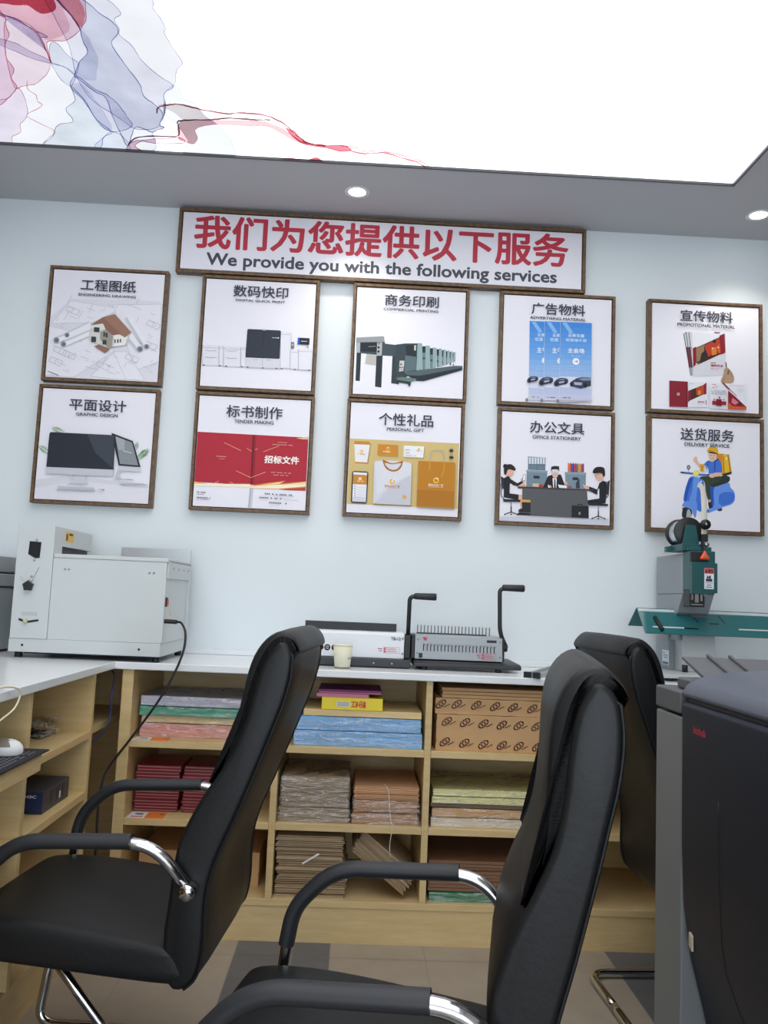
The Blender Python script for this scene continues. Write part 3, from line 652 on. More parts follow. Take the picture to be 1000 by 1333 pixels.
def art_gift(A):
    O, T = (206, 138, 52), (212, 188, 126)
    def logo(x, y, s, c2):
        for k in range(10):
            a0, a1 = 2*PI*k/10, 2*PI*(k+1)/10; A.poly(((240, 190, 70), (250, 214, 120), c2)[k % 3 if k > 5 else 0], [(x+s*math.cos(a0), y+s*math.sin(a0)), (x+s*math.cos(a1), y+s*math.sin(a1)), (x+s*.5*math.cos(a1), y+s*.5*math.sin(a1)), (x+s*.5*math.cos(a0), y+s*.5*math.sin(a0))])
    A.poly(T, [(66, 310), (922, 350), (908, 858), (43, 820)])
    A.poly((176, 152, 98), [(110, 345), (236, 350), (212, 510), (120, 505)]); A.poly((236, 236, 240), [(102, 355), (224, 360), (202, 500), (108, 495)]); A.poly(O, [(98, 352), (104, 330), (220, 334), (226, 358)]); A.poly(O, [(106, 492), (202, 498), (200, 508), (108, 502)]); logo(158, 413, 14, O); A.dashes(O, 8, 130, 432, 188, 6)
    for (c, q) in ((O, [(288, 355), (444, 363), (440, 448), (282, 440)]), ((240, 240, 244), [(490, 366), (650, 374), (642, 462), (488, 454)])): A.poly((184, 160, 104), [(x+6, y+8) for x, y in q]); A.poly(c, q)
    logo(364, 392, 15, (255, 245, 220)); A.dashes((252, 236, 206), 8, 328, 412, 396, 7); A.dashes((250, 230, 200), 3, 335, 422, 390, 6)
    logo(608, 396, 10, O); A.dashes(O, 5, 588, 408, 632, 5); A.dashes((110, 112, 124), 5, 502, 400, 540, 5); A.dashes((110, 112, 124), 4, 502, 424, 536, 5); A.dashes((150, 150, 160), 4, 502, 444, 588, 9)
    A.poly((54, 60, 76), [(85, 575), (98, 565), (200, 570), (212, 580), (200, 808), (188, 818), (84, 812), (74, 802)]); A.poly((236, 236, 242), [(94, 574), (202, 580), (192, 808), (84, 803)]); A.poly(O, [(93, 592), (201, 598), (198, 672), (90, 668)]); A.disc((250, 246, 236), 147, 626, 12); A.disc(O, 147, 626, 5); A.dashes((250, 240, 220), 7, 116, 644, 176, 6); A.poly((214, 216, 226), [(86, 768), (194, 774), (192, 806), (84, 801)])
    for k in range(5): A.disc((80, 84, 96), 106, 684+k*19, 4); A.line((200, 200, 210), 2, (116, 692+k*19), (190, 696+k*19))
    A.poly((176, 154, 106), [(262, 495), (556, 510), (548, 836), (256, 824)]); A.poly((214, 215, 224), [(258, 500), (270, 488), (326, 482), (480, 490), (545, 505), (552, 520), (540, 832), (248, 818)]); A.poly((202, 203, 214), [(290, 790), (380, 690), (545, 600), (540, 832), (248, 818)]); A.poly((222, 223, 231), [(266, 500), (330, 490), (400, 560), (480, 492), (545, 510), (542, 590), (380, 680), (280, 760)])
    A.poly((168, 110, 44), [(324, 480), (338, 482), (400, 506), (470, 490), (484, 490), (468, 540), (436, 566), (394, 570), (356, 552), (334, 520)], True); A.poly((216, 216, 226), [(342, 504), (400, 514), (466, 506), (450, 538), (428, 554), (394, 556), (364, 540)], True)
    logo(399, 648, 22, (240, 240, 244)); A.text((220, 150, 60), '您的企业广告', (338, 672), (458, 694), 0.02); A.line((220, 160, 80), 2.5, (340, 696), (456, 698)); A.disc((228, 170, 60), 494, 768, 15)
    A.poly((178, 150, 90), [(604, 490), (895, 510), (884, 862), (590, 845)]); A.poly((192, 128, 40), [(606, 487), (888, 500), (878, 853), (590, 838)]); A.poly((180, 118, 36), [(594, 712), (884, 726), (878, 853), (590, 838)]); A.line((168, 110, 34), 3, (594, 714), (884, 728)); A.line((186, 180, 170), 7, (692, 490), (698, 430), (716, 406), (752, 402), (790, 408), (806, 432), (808, 496)); A.line((214, 160, 50), 7, (694, 490), (690, 560)); A.line((214, 160, 50), 7, (806, 498), (804, 560), (780, 610))
    logo(741, 640, 24, (255, 250, 235)); A.text((252, 240, 214), '您的企业广告', (680, 664), (796, 688), 0.02); A.line((250, 236, 206), 2.5, (682, 690), (796, 693))
    for y in (410, 462): A.disc((52, 56, 70), 860, y, 17, 12); A.line((110, 112, 122), 3, (852, y-12), (856, y-22), (868, y-20), (870, y-10))
def art_office(A):
    K, S, H = (36, 38, 44), (226, 178, 156), (40, 36, 40)
    A.poly((206, 209, 220), [(60, 860), (930, 880), (935, 930), (58, 890)])
    # cabinets with files and books
    A.poly((112, 130, 146), [(285, 390), (425, 397), (422, 500), (284, 494)])
    for k in range(6): A.rect((214, 220, 230), 292+k*22, 396, 308+k*22, 448)
    A.line((84, 100, 116), 3, (284, 450), (424, 456)); A.line((84, 100, 116), 3, (355, 455), (354, 496))
    A.poly((120, 140, 154), [(275, 496), (438, 502), (430, 640), (270, 630)]); A.poly((140, 160, 172), [(270, 496), (440, 502), (438, 518), (270, 512)]); A.rect((46, 50, 60), 328, 540, 376, 562)
    cols = ((222, 112, 46), (222, 112, 46), (178, 52, 60), (64, 62, 160), (64, 62, 160), (206, 60, 72), (150, 60, 72), (46, 120, 112), (196, 140, 84), (214, 160, 70), (206, 120, 50), (120, 54, 110), (150, 60, 90))
    for k, c in enumerate(cols): A.rect(c, 600+k*10, 438+(k*7 % 13), 609+k*10, 512)
    A.poly((124, 146, 160), [(578, 512), (745, 516), (742, 650), (582, 640)]); A.poly((142, 162, 174), [(576, 510), (747, 516), (745, 534), (575, 528)]); A.rect((46, 50, 60), 638, 552, 682, 574)
    # three seated people in suits
    A.poly(K, [(400, 640), (425, 580), (440, 545), (490, 528), (545, 532), (550, 545), (585, 640)]); A.poly((236, 236, 240), [(478, 560), (512, 560), (508, 640), (484, 640)]); A.poly((40, 44, 52), [(492, 568), (500, 568), (504, 640), (490, 640)]); A.poly(S, [(466, 505), (528, 508), (520, 545), (498, 568), (478, 545)]); A.poly(H, [(465, 508), (468, 472), (490, 464), (530, 466), (532, 508), (520, 490), (478, 490)]); A.poly((196, 210, 222), [(472, 506), (496, 507), (494, 524), (474, 522)]); A.poly((196, 210, 222), [(502, 507), (526, 508), (522, 526), (504, 524)]); A.disc(S, 456, 628, 15, 12); A.poly((236, 236, 240), [(440, 618), (446, 610), (458, 638), (448, 640)]); A.poly((236, 238, 242), [(520, 610), (590, 620), (590, 640), (530, 636)])
    A.poly(K, [(95, 560), (130, 542), (150, 570), (200, 600), (240, 580), (244, 596), (205, 625), (150, 610), (140, 680), (215, 690), (212, 735), (92, 710)]); A.poly((228, 230, 236), [(142, 602), (160, 610), (145, 668), (138, 676)]); A.poly(S, [(100, 500), (130, 490), (172, 500), (172, 530), (150, 548), (118, 545), (108, 530)]); A.poly(H, [(98, 530), (94, 490), (112, 458), (150, 452), (182, 478), (182, 502), (140, 492), (122, 500), (112, 530)], True); A.disc(H, 105, 468, 17, 19); A.poly(S, [(222, 575), (246, 548), (256, 560), (240, 586)]); A.poly((240, 240, 244), [(246, 534), (266, 532), (262, 582), (240, 580)]); A.line((50, 54, 64), 3, (246, 534), (266, 532), (262, 582), (240, 580), (246, 534)); A.poly(S, [(205, 620), (250, 606), (275, 616), (270, 628), (210, 630)]); A.line((230, 160, 60), 4, (248, 590), (258, 612))
    A.poly(S, [(210, 690), (236, 690), (238, 735), (232, 790), (224, 800), (222, 740), (208, 730)])
    A.poly(K, [(770, 625), (835, 650), (850, 600), (880, 580), (910, 590), (914, 650), (900, 760), (760, 765), (755, 735), (850, 720), (835, 690), (768, 660)]); A.poly((230, 232, 238), [(836, 660), (850, 640), (850, 720), (834, 725)]); A.poly(S, [(808, 530), (862, 520), (895, 540), (880, 575), (840, 582), (824, 560)]); A.poly(H, [(800, 520), (812, 482), (850, 470), (890, 482), (896, 540), (880, 545), (865, 520)], True); A.poly((150, 180, 200), [(816, 538), (832, 540), (830, 556), (818, 556)]); A.line((40, 44, 52), 3, (818, 536), (866, 524)); A.poly(S, [(716, 608), (745, 618), (772, 626), (766, 646), (730, 640)]); A.disc(S, 585, 600, 12, 14)
    # desk, books, briefcase, boots, chairs
    A.poly((66, 66, 72), [(202, 625), (800, 650), (798, 662), (202, 640)]); A.poly((92, 93, 97), [(238, 640), (752, 662), (766, 878), (200, 850), (236, 800)])
    A.poly((176, 60, 56), [(322, 610), (405, 612), (400, 632), (320, 628)]); A.poly((206, 186, 150), [(320, 602), (370, 602), (368, 630), (318, 626)]); A.poly((186, 56, 64), [(600, 622), (632, 624), (630, 636), (600, 634)]); A.poly((60, 64, 74), [(662, 600), (690, 560), (694, 640), (664, 640)])
    A.poly((38, 40, 46), [(630, 775), (765, 782), (766, 876), (628, 868)]); A.line((28, 28, 34), 6, (676, 776), (678, 766), (712, 768), (714, 780)); A.disc((170, 170, 176), 692, 838, 9, 11); A.line((28, 28, 34), 3, (630, 822), (690, 838), (765, 824))
    A.poly((46, 46, 52), [(234, 745), (304, 750), (302, 830), (206, 826), (210, 806), (236, 796)]); A.poly((214, 170, 80), [(228, 728), (302, 732), (302, 752), (230, 748)]); A.poly((34, 34, 40), [(206, 832), (302, 838), (302, 850), (196, 848)])
    for (bx, dx, top) in ((150, 1, ((68, 545), (95, 560), (92, 640), (78, 650))), (842, -1, ((934, 575), (912, 590), (905, 690), (925, 690)))):
        A.poly((52, 54, 62), list(top)); A.line((46, 48, 56), 6, (bx-dx*82, 600), (bx-dx*78, 700), (bx-dx*50, 730))
        A.poly((46, 48, 56), [(bx-65, 725), (bx+75, 730), (bx+70, 748), (bx-60, 746)] if dx > 0 else [(bx-85, 755), (bx+80, 765), (bx+74, 782), (bx-80, 775)])
        y0 = 748 if dx > 0 else 782
        A.line((120, 122, 130), 7, (bx, y0), (bx, y0+50)); A.line((44, 46, 54), 9, (bx, y0+36), (bx, y0+85)); A.line((44, 46, 54), 7, (bx-50, y0+95), (bx, y0+78), (bx+52, y0+98)); A.disc((44, 46, 54), bx-50, y0+98, 6); A.disc((44, 46, 54), bx+52, y0+100, 6); A.disc((44, 46, 54), bx, y0+98, 6)
def art_promo(A):
    R, W = (138, 32, 48), (216, 216, 224)
    A.poly((96, 100, 108), [(308, 312), (330, 296), (395, 650), (366, 650)])
    for (x, y) in ((312, 308), (330, 298), (352, 300)):
        A.poly((206, 207, 214), [(x, y), (x+30, y-4), (398, 650), (x*.55+195, 646)]); A.line((84, 88, 96), 6, (x, y), (x*.55+196, 644)); A.poly((110, 30, 44), [(x+20, 420), (x+62, 405), (x+62, 570), (x+42, 590)])
    A.poly((212, 213, 221), [(370, 300), (652, 312), (654, 645), (388, 655)]); A.poly((228, 228, 236), [(378, 302), (640, 312), (606, 330), (384, 430)])
    A.poly((70, 40, 34), [(410, 425), (606, 335), (625, 330), (620, 470), (430, 560), (408, 540)]); A.poly((150, 118, 84), [(412, 430), (480, 400), (470, 520), (414, 540)]); A.poly((180, 62, 42), [(480, 402), (600, 345), (616, 440), (500, 500)]); A.poly((216, 122, 56), [(535, 425), (575, 415), (580, 475), (540, 485)]); A.poly((206, 92, 50), [(585, 400), (620, 390), (618, 460), (590, 470)]); A.poly((44, 44, 44), [(455, 470), (490, 440), (510, 490), (480, 530), (440, 540)]); A.disc((40, 36, 40), 560, 370, 14); A.disc((232, 190, 150), 546, 428, 7); A.disc((232, 190, 150), 590, 420, 7)
    A.poly(R, [(384, 428), (412, 415), (410, 560), (388, 585)]); A.poly(R, [(600, 325), (642, 306), (650, 462), (612, 480)]); A.line((206, 150, 100), 4, (412, 566), (440, 545)); A.line((206, 150, 100), 4, (604, 482), (618, 474)); A.rect((120, 40, 56), 558, 295, 604, 303)
    A.dashes((150, 70, 80), 8, 530, 544, 574, 4); A.text((168, 40, 56), '消防安全', (530, 556), (632, 578), 0.03); A.dashes((206, 150, 160), 4, 530, 588, 630, 9); A.dashes((206, 150, 160), 4, 530, 597, 590, 6)
    A.poly((110, 60, 50), [(648, 540), (656, 538), (662, 590), (654, 600)]); A.poly((176, 146, 122), [(640, 595), (672, 588), (712, 640), (718, 690), (690, 712), (630, 708), (612, 690), (632, 640)], True); A.poly((120, 94, 78), [(668, 600), (682, 605), (678, 640), (662, 640)]); A.line((130, 102, 86), 4, (690, 620), (700, 660)); A.line((130, 102, 86), 4, (625, 700), (650, 650))
    A.poly((196, 196, 206), [(190, 902), (345, 908), (345, 914), (190, 908)]); A.poly((134, 34, 50), [(193, 692), (343, 700), (343, 908), (193, 904)]); A.poly((116, 28, 42), [(330, 700), (343, 700), (343, 908), (330, 907)]); A.poly((206, 206, 190), [(256, 792), (276, 792), (276, 811), (256, 811)]); A.disc((90, 120, 90), 266, 801, 6); A.dashes((180, 90, 100), 3, 205, 890, 250, 6)
    A.poly((226, 226, 234), [(345, 702), (505, 706), (505, 905), (345, 908)]); A.poly((76, 44, 36), [(362, 768), (475, 724), (476, 800), (364, 852)]); A.poly((190, 72, 42), [(410, 752), (474, 728), (474, 796), (414, 812)]); A.poly((224, 132, 64), [(425, 775), (446, 770), (448, 806), (428, 810)]); A.poly(R, [(345, 776), (368, 766), (366, 848), (345, 868)]); A.poly(R, [(470, 724), (494, 706), (494, 798), (474, 806)]); A.dashes((90, 90, 100), 4, 358, 716, 384, 3); A.text((168, 40, 56), '消防安全', (422, 856), (476, 872), 0.03); A.dashes((206, 150, 160), 3, 422, 880, 470, 6); A.rect((168, 60, 76), 488, 850, 493, 886)
    A.poly((228, 228, 236), [(520, 708), (815, 718), (812, 930), (520, 915)]); A.dashes((196, 70, 90), 5, 538, 722, 580, 5); A.dashes((196, 70, 90), 4, 558, 735, 590, 5); A.dashes((170, 50, 66), 6, 538, 748, 580, 5)
    for q in range(7): A.dashes((176, 178, 190), 4, 532, 766+q*6, 650, 13)
    A.poly((150, 34, 50), [(536, 856), (650, 862), (648, 892), (536, 888)]); A.poly((128, 26, 42), [(568, 842), (612, 844), (612, 900), (568, 896)]); A.disc((170, 50, 66), 594, 830, 8); A.disc((206, 120, 130), 552, 845, 7); A.disc((206, 120, 130), 630, 848, 7)
    A.poly((126, 40, 54), [(614, 712), (626, 708), (738, 820), (724, 822)]); A.poly((140, 30, 44), [(664, 775), (720, 820), (812, 905), (812, 930), (664, 924)]); A.poly((206, 120, 140), [(700, 830), (750, 870), (720, 890), (690, 870)]); A.poly((206, 92, 56), [(668, 870), (700, 900), (806, 905), (812, 930), (664, 924)]); A.disc((70, 46, 60), 760, 880, 16, 12); A.line((228, 228, 236), 8, (670, 768), (810, 898)); A.dashes((206, 110, 130), 3, 680, 732, 790, 9); A.dashes((180, 180, 190), 3, 740, 760, 792, 5); A.dashes((180, 180, 190), 3, 740, 772, 792, 5); A.dashes((180, 180, 190), 3, 740, 784, 780, 4)
def art_delivery(A):
    B, BL, BD = (66, 116, 214), (104, 150, 232), (44, 86, 182)
    A.poly((196, 186, 196), [(566, 352), (680, 352), (702, 505), (620, 525)])
    A.poly((216, 140, 40), [(566, 356), (580, 348), (640, 350), (625, 372), (640, 520), (616, 515)]); A.poly((232, 184, 46), [(622, 362), (676, 352), (700, 498), (630, 520)]); A.line((60, 50, 40), 5, (630, 368), (640, 518)); A.line((60, 50, 40), 5, (668, 356), (690, 500)); A.poly((60, 56, 60), [(616, 515), (698, 492), (700, 512), (640, 532)]); A.disc((240, 230, 200), 656, 388, 6, 12)
    # scooter
    A.disc((56, 58, 66), 604, 802, 22, 14); A.poly((40, 46, 52), [(300, 790), (350, 795), (352, 870), (305, 868)]); A.poly((46, 50, 58), [(304, 798), (322, 785), (360, 790), (380, 830), (362, 868), (300, 866)], True); A.poly((176, 178, 184), [(340, 810), (358, 806), (374, 850), (362, 868), (334, 868)], True)
    A.poly(BD, [(520, 610), (620, 590), (680, 585), (690, 640), (560, 790), (515, 800)]); A.poly(BL, [(560, 620), (670, 585), (690, 622), (722, 660), (726, 720), (700, 758), (640, 780), (520, 828), (510, 815), (555, 770)], True); A.poly(B, [(600, 690), (640, 660), (715, 668), (722, 720), (690, 752), (620, 770), (604, 740)], True); A.line(BD, 4, (604, 680), (598, 760))
    A.poly((48, 56, 52), [(525, 605), (580, 570), (620, 528), (680, 535), (678, 575), (620, 600), (560, 618)], True)
    A.poly(B, [(355, 548), (400, 535), (445, 545), (475, 575), (480, 625), (465, 660), (462, 810), (415, 800), (410, 740), (315, 740), (318, 660)], True); A.poly(BL, [(392, 545), (440, 545), (420, 640), (404, 745), (356, 735), (380, 640)], True); A.poly(BD, [(350, 552), (385, 545), (350, 650), (330, 735), (316, 735), (322, 650)]); A.line((224, 228, 238), 5, (400, 535), (445, 545), (474, 572), (481, 620), (468, 655)); A.poly(BL, [(298, 775), (310, 748), (340, 735), (412, 745), (418, 800), (408, 868), (392, 850), (372, 806), (330, 786)], True); A.poly(B, [(412, 800), (470, 812), (520, 800), (515, 828), (440, 808)])
    A.line((60, 100, 190), 14, (300, 503), (370, 510), (440, 520), (510, 522)); A.line((40, 44, 52), 12, (282, 502), (306, 503)); A.line((40, 44, 52), 14, (505, 520), (545, 524)); A.disc((206, 206, 130), 409, 508, 25); A.disc((232, 226, 110), 406, 508, 21); A.disc((52, 56, 66), 348, 460, 14, 18); A.disc((200, 204, 212), 348, 460, 6, 9); A.line((80, 84, 96), 3, (348, 478), (350, 500)); A.disc((206, 210, 218), 500, 468, 16, 14); A.disc((60, 64, 72), 494, 462, 6); A.line((200, 204, 212), 4, (494, 482), (470, 505)); A.disc((236, 238, 244), 450, 576, 7)
    # rider
    A.poly((56, 70, 52), [(440, 540), (520, 530), (615, 535), (600, 570), (535, 600), (524, 640), (528, 720), (508, 725), (490, 660), (478, 580)], True); A.poly((70, 46, 42), [(508, 738), (536, 735), (540, 780), (520, 790), (510, 770)]); A.poly((206, 170, 150), [(508, 722), (530, 722), (530, 742), (510, 744)]); A.disc((40, 36, 38), 526, 775, 12, 8)
    A.poly(B, [(470, 440), (505, 405), (540, 415), (585, 390), (612, 430), (616, 500), (570, 506), (515, 510), (510, 480), (498, 455)], True); A.line((46, 52, 78), 7, (590, 390), (562, 410), (560, 490)); A.line((46, 52, 78), 5, (512, 405), (500, 450))
    A.poly((226, 184, 164), [(388, 388), (402, 374), (414, 380), (424, 415), (455, 440), (472, 430), (476, 450), (446, 468), (412, 430), (390, 408)], True); A.poly((226, 184, 164), [(535, 512), (575, 502), (614, 504), (610, 528), (560, 538), (540, 546), (515, 535), (520, 518)], True)
    A.poly((230, 190, 170), [(510, 338), (576, 345), (570, 385), (545, 412), (518, 392), (508, 365)], True); A.poly((52, 40, 40), [(506, 332), (580, 340), (582, 368), (570, 352), (512, 344)]); A.poly((230, 176, 48), [(494, 330), (510, 302), (545, 292), (578, 304), (588, 335), (582, 350), (545, 330), (510, 328)], True); A.poly((206, 150, 40), [(494, 330), (520, 318), (552, 326), (556, 336), (510, 334)]); A.disc((60, 44, 44), 528, 362, 4); A.disc((60, 44, 44), 552, 364, 4); A.line((186, 110, 104), 4, (530, 386), (550, 386))
    A.rect((232, 176, 46), 440, 432, 472, 495); A.line((60, 54, 46), 4, (440, 452), (474, 454)); A.line((60, 54, 46), 4, (456, 452), (456, 490))

POS = [(-1.428, 2.585), (-0.765, 2.579), (-0.103, 2.577), (0.548, 2.577), (1.210, 2.576), (-1.431, 2.055), (-0.762, 2.056), (-0.107, 2.058), (0.553, 2.051), (1.214, 2.052)]
SPEC = [
 ('framed poster of a model house on blueprints, captioned engineering drawing', '工程图纸', 'ENGINEERING DRAWING', [(82, 58), (938, 92), (888, 917), (33, 887)], ((298, 135), (714, 238)), ((278, 245), (716, 281)), art_engineering),
 ('framed poster of a long pale press with one black cabinet, captioned digital quick print', '数码快印', 'DIGITAL QUICK PRINT', [(83, 15), (980, 65), (940, 935), (37, 887)], ((308, 72), (748, 188)), ((325, 185), (726, 228)), art_digital),
 ('framed poster of a teal offset press, captioned commercial printing', '商务印刷', 'COMMERCIAL PRINTING', [(70, 22), (983, 75), (943, 962), (28, 915)], ((303, 88), (750, 207)), ((290, 202), (748, 248)), art_printing),
 ('framed poster of three blue roll-up banners with cars, captioned advertising material', '广告物料', 'ADVERTISING MATERIAL', [(75, 25), (948, 68), (935, 930), (45, 888)], ((296, 92), (726, 203)), ((280, 200), (735, 243)), art_advert),
 ('framed poster of red and white fire-safety brochures, captioned promotional material', '宣传物料', 'PROMOTIONAL MATERIAL', [(55, 62), (918, 100), (925, 955), (48, 918)], ((282, 120), (703, 227)), ((256, 226), (722, 271)), art_promo),
 ('framed poster of two desktop computers and fern leaves, captioned graphic design', '平面设计', 'GRAPHIC DESIGN', [(118, 27), (937, 68), (878, 868), (47, 828)], ((314, 105), (720, 208)), ((360, 206), (660, 243)), art_graphic),
 ('framed poster of a red tender document cover, captioned tender making', '标书制作', 'TENDER MAKING', [(80, 30), (937, 70), (907, 902), (33, 877)], ((294, 105), (720, 214)), ((354, 215), (655, 253)), art_tender),
 ('framed poster of a white shirt, paper bag and cup on tan, captioned personal gift', '个性礼品', 'PERSONAL GIFT', [(77, 27), (940, 72), (910, 922), (37, 885)], ((298, 112), (718, 226)), ((358, 226), (648, 264)), art_gift),
 ('framed poster of three suited workers at a grey desk, captioned office stationery', '办公文具', 'OFFICE STATIONERY', [(83, 37), (947, 72), (935, 935), (57, 893)], ((302, 112), (728, 220)), ((320, 224), (703, 265)), art_office),
 ('framed poster of a yellow-capped rider on a blue scooter, captioned delivery service', '送货服务', 'DELIVERY SERVICE', [(50, 65), (925, 103), (937, 985), (45, 950)], ((278, 142), (712, 257)), ((312, 260), (675, 302)), art_delivery),
]
for (x, z), (lab, cn, en, quad, cb_, eb_, art) in zip(POS, SPEC):
    poster(x, z, lab, cn, en, quad, cb_, eb_, art)

# long sign
sg = thing('framed_sign', 'long framed sign with red Chinese lettering above the posters', 'sign', (0, 0, 2.75))
SX0, SX1, SZ0, SZ1 = -0.885, 0.890, 2.620, 2.878
frame_mesh(SX0, SX1, SZ0, SZ1, b=0.014).build('frame', FRAMEW, sg, bevel=0.0012)
MB().box(SX0-0.0039, SX1+0.0039, 0.006, YB-0.001, SZ0-0.0039, SZ1+0.0039).build('backing_board', M('dark_gap_brown', (48, 36, 30), 0.8), sg)  # same dark brown board behind the sign's frame gap
MB().box(SX0, SX1, 0, 0.0058, SZ0, SZ1).build('canvas', CANVAS, sg)
t1 = MB(); t1.flat = True
add_text(t1, '我们为您提供以下服务', (-0.829, 0.826, 2.719, 2.866), lambda u, v: (u, -0.0008, v), 0.026)
t1.build('chinese_lettering', M('crimson_vinyl', (190, 44, 66), 0.5, noise=0.02), sg)['label'] = 'large crimson Chinese characters'
t2 = MB(); t2.flat = True
add_text(t2, 'We provide you with the following services', (-0.771, 0.778, 2.626, 2.697), lambda u, v: (u, -0.0008, v), 0.026)
t2.build('english_lettering', M('charcoal_vinyl', (62, 66, 78), 0.5, noise=0.02), sg)['label'] = 'small charcoal English line'

# ------------------------------------------------------------------ office chairs
def arc_path(pts, r=0.05, n=7):
    """a bent-tube path: straight runs with rounded corners"""
    P = [Vector(p) for p in pts]; out = [P[0]]
    for a, b, c in zip(P, P[1:], P[2:]):
        rr = min(r, (a-b).length*.48, (c-b).length*.48)
        p0 = b+(a-b).normalized()*rr; p1 = b+(c-b).normalized()*rr
        for k in range(n+1):
            t = k/n; out.append(p0*(1-t)**2+b*2*t*(1-t)+p1*t*t)
    out.append(P[-1]); return out

def make_chair(label, lean=0.0):
    t = thing('office_chair', label, 'chair', (0, 0, 0), group='black leather office chairs')
    # seat: waterfall front, slight fall to the back
    prof = [(-0.135, 0.350), (-0.10, 0.343), (0.05, 0.352), (0.25, 0.368), (0.38, 0.376), (0.418, 0.392), (0.430, 0.420), (0.424, 0.448), (0.400, 0.466), (0.32, 0.474), (0.20, 0.470), (0.05, 0.452), (-0.06, 0.436), (-0.10, 0.430)]
    ys = [(-0.252, .6), (-0.245, .86), (-0.225, 1), (-0.1, 1.03), (0, 1.04), (0.1, 1.03), (0.225, 1), (0.245, .86), (0.252, .6)]
    m = MB(); zc = 0.41; rings = []
    for y, s in ys:
        rings.append([m.bm.verts.new((x, y, zc+(z-zc)*s)) for x, z in prof])
    n = len(prof)
    for a, b in zip(rings, rings[1:]):
        for k in range(n): m.bm.faces.new((a[k], a[(k+1) % n], b[(k+1) % n], b[k]))
    m.bm.faces.new(rings[0][::-1]); m.bm.faces.new(rings[-1])
    o = m.build('seat', LEATHER, t, local=True, smooth=True, angle=1.1)
    md = o.modifiers.new('soft', 'SUBSURF'); md.levels = md.render_levels = 2
    # backrest shell: rounded side outline swept across the width
    def L(pts): return [(x+lean*max(0, z-0.56), z) for x, z in pts]
    front = L([(-0.072, 0.440), (-0.078, 0.53), (-0.089, 0.64), (-0.115, 0.71), (-0.146, 0.768), (-0.168, 0.802), (-0.206, 0.870), (-0.230, 0.94), (-0.244, 1.00), (-0.262, 1.060), (-0.282, 1.094)])
    top = L([(-0.296, 1.110), (-0.314, 1.106)])
    rear = L([(-0.328, 1.080), (-0.326, 1.03), (-0.312, 0.97), (-0.291, 0.91), (-0.262, 0.83), (-0.222, 0.725), (-0.180, 0.62), (-0.163, 0.54), (-0.163, 0.44), (-0.152, 0.375), (-0.125, 0.346), (-0.09, 0.352)])
    def inset(pts, d):
        res = []; k = len(pts)
        for i in range(k):
            a, b, c = Vector(pts[i-1]), Vector(pts[i]), Vector(pts[(i+1) % k])
            tt = (c-a); nn = Vector((tt.y, -tt.x)); nn = nn.normalized() if nn.length else Vector((0, 0))
            res.append((b.x+nn.x*d, b.y+nn.y*d))
        return res
    def swept(outline, lay, name, par, ang):
        q = [(p.x, p.y) for p in catmull([(a, b, 0) for a, b in outline], 3, True)]
        area = sum(q[i-1][0]*q[i][1]-q[i][0]*q[i-1][1] for i in range(len(q))); sgn = -1 if area > 0 else 1
        m = MB(); rings = []
        for y, d in lay:
            rings.append([m.bm.verts.new((a, y, b)) for a, b in inset(q, d*sgn)])
        n = len(q)
        for a, b in zip(rings, rings[1:]):
            for k in range(n): m.bm.faces.new((a[k], a[(k+1) % n], b[(k+1) % n], b[k]))
        m.bm.faces.new(rings[0][::-1]); m.bm.faces.new(rings[-1])
        return m.build(name, LEATHER, par, local=True, smooth=True, angle=ang)
    hw = 0.248
    ob = swept(front+top+rear, [(-hw, 0.012), (-hw+0.002, 0.004), (-hw+0.010, 0.0), (-0.12, -0.004), (0.12, -0.004), (hw-0.010, 0.0), (hw-0.002, 0.004), (hw, 0.012)], 'backrest', t, 0.9)
    for s in (-1, 1):
        MB().tube(catmull([(a, s*(hw-0.003), b) for a, b in rear[:-1]], 4), 0.0032, side=(0, 1, 0), seg=6).build('piping', LEATHER, ob, local=True)
        arc = [(a, s*(hw-0.006), b) for a, b in L([(-0.262, 1.02), (-0.272, 1.055), (-0.290, 1.078), (-0.312, 1.088), (-0.330, 1.078)])]
        MB().tube(catmull(arc, 6), 0.0028, side=(0, 1, 0), seg=6).build('gathered_seam', LEATHER, ob, local=True)
    # thin headrest cushion that folds over the top
    cf = L([(-0.155, 0.786), (-0.175, 0.828), (-0.194, 0.885), (-0.208, 0.95), (-0.220, 1.02), (-0.236, 1.075), (-0.262, 1.114), (-0.294, 1.133), (-0.320, 1.126), (-0.337, 1.106), (-0.342, 1.086)])
    ci = L([(-0.335, 1.084), (-0.329, 1.100), (-0.316, 1.112), (-0.296, 1.114), (-0.278, 1.098), (-0.257, 1.060), (-0.239, 1.00), (-0.225, 0.94), (-0.203, 0.870), (-0.170, 0.806), (-0.160, 0.790)])
    h2 = 0.240
    swept(cf+ci, [(-h2, 0.007), (-h2+0.004, 0.003), (-h2+0.016, 0.0), (-0.1, -0.002), (0.1, -0.002), (h2-0.016, 0.0), (h2-0.004, 0.003), (h2, 0.007)], 'headrest_cushion', t, 1.0)
    # chrome frame: arms, front legs, floor runners and rear cross bar
    fr = MB()
    arms = {}
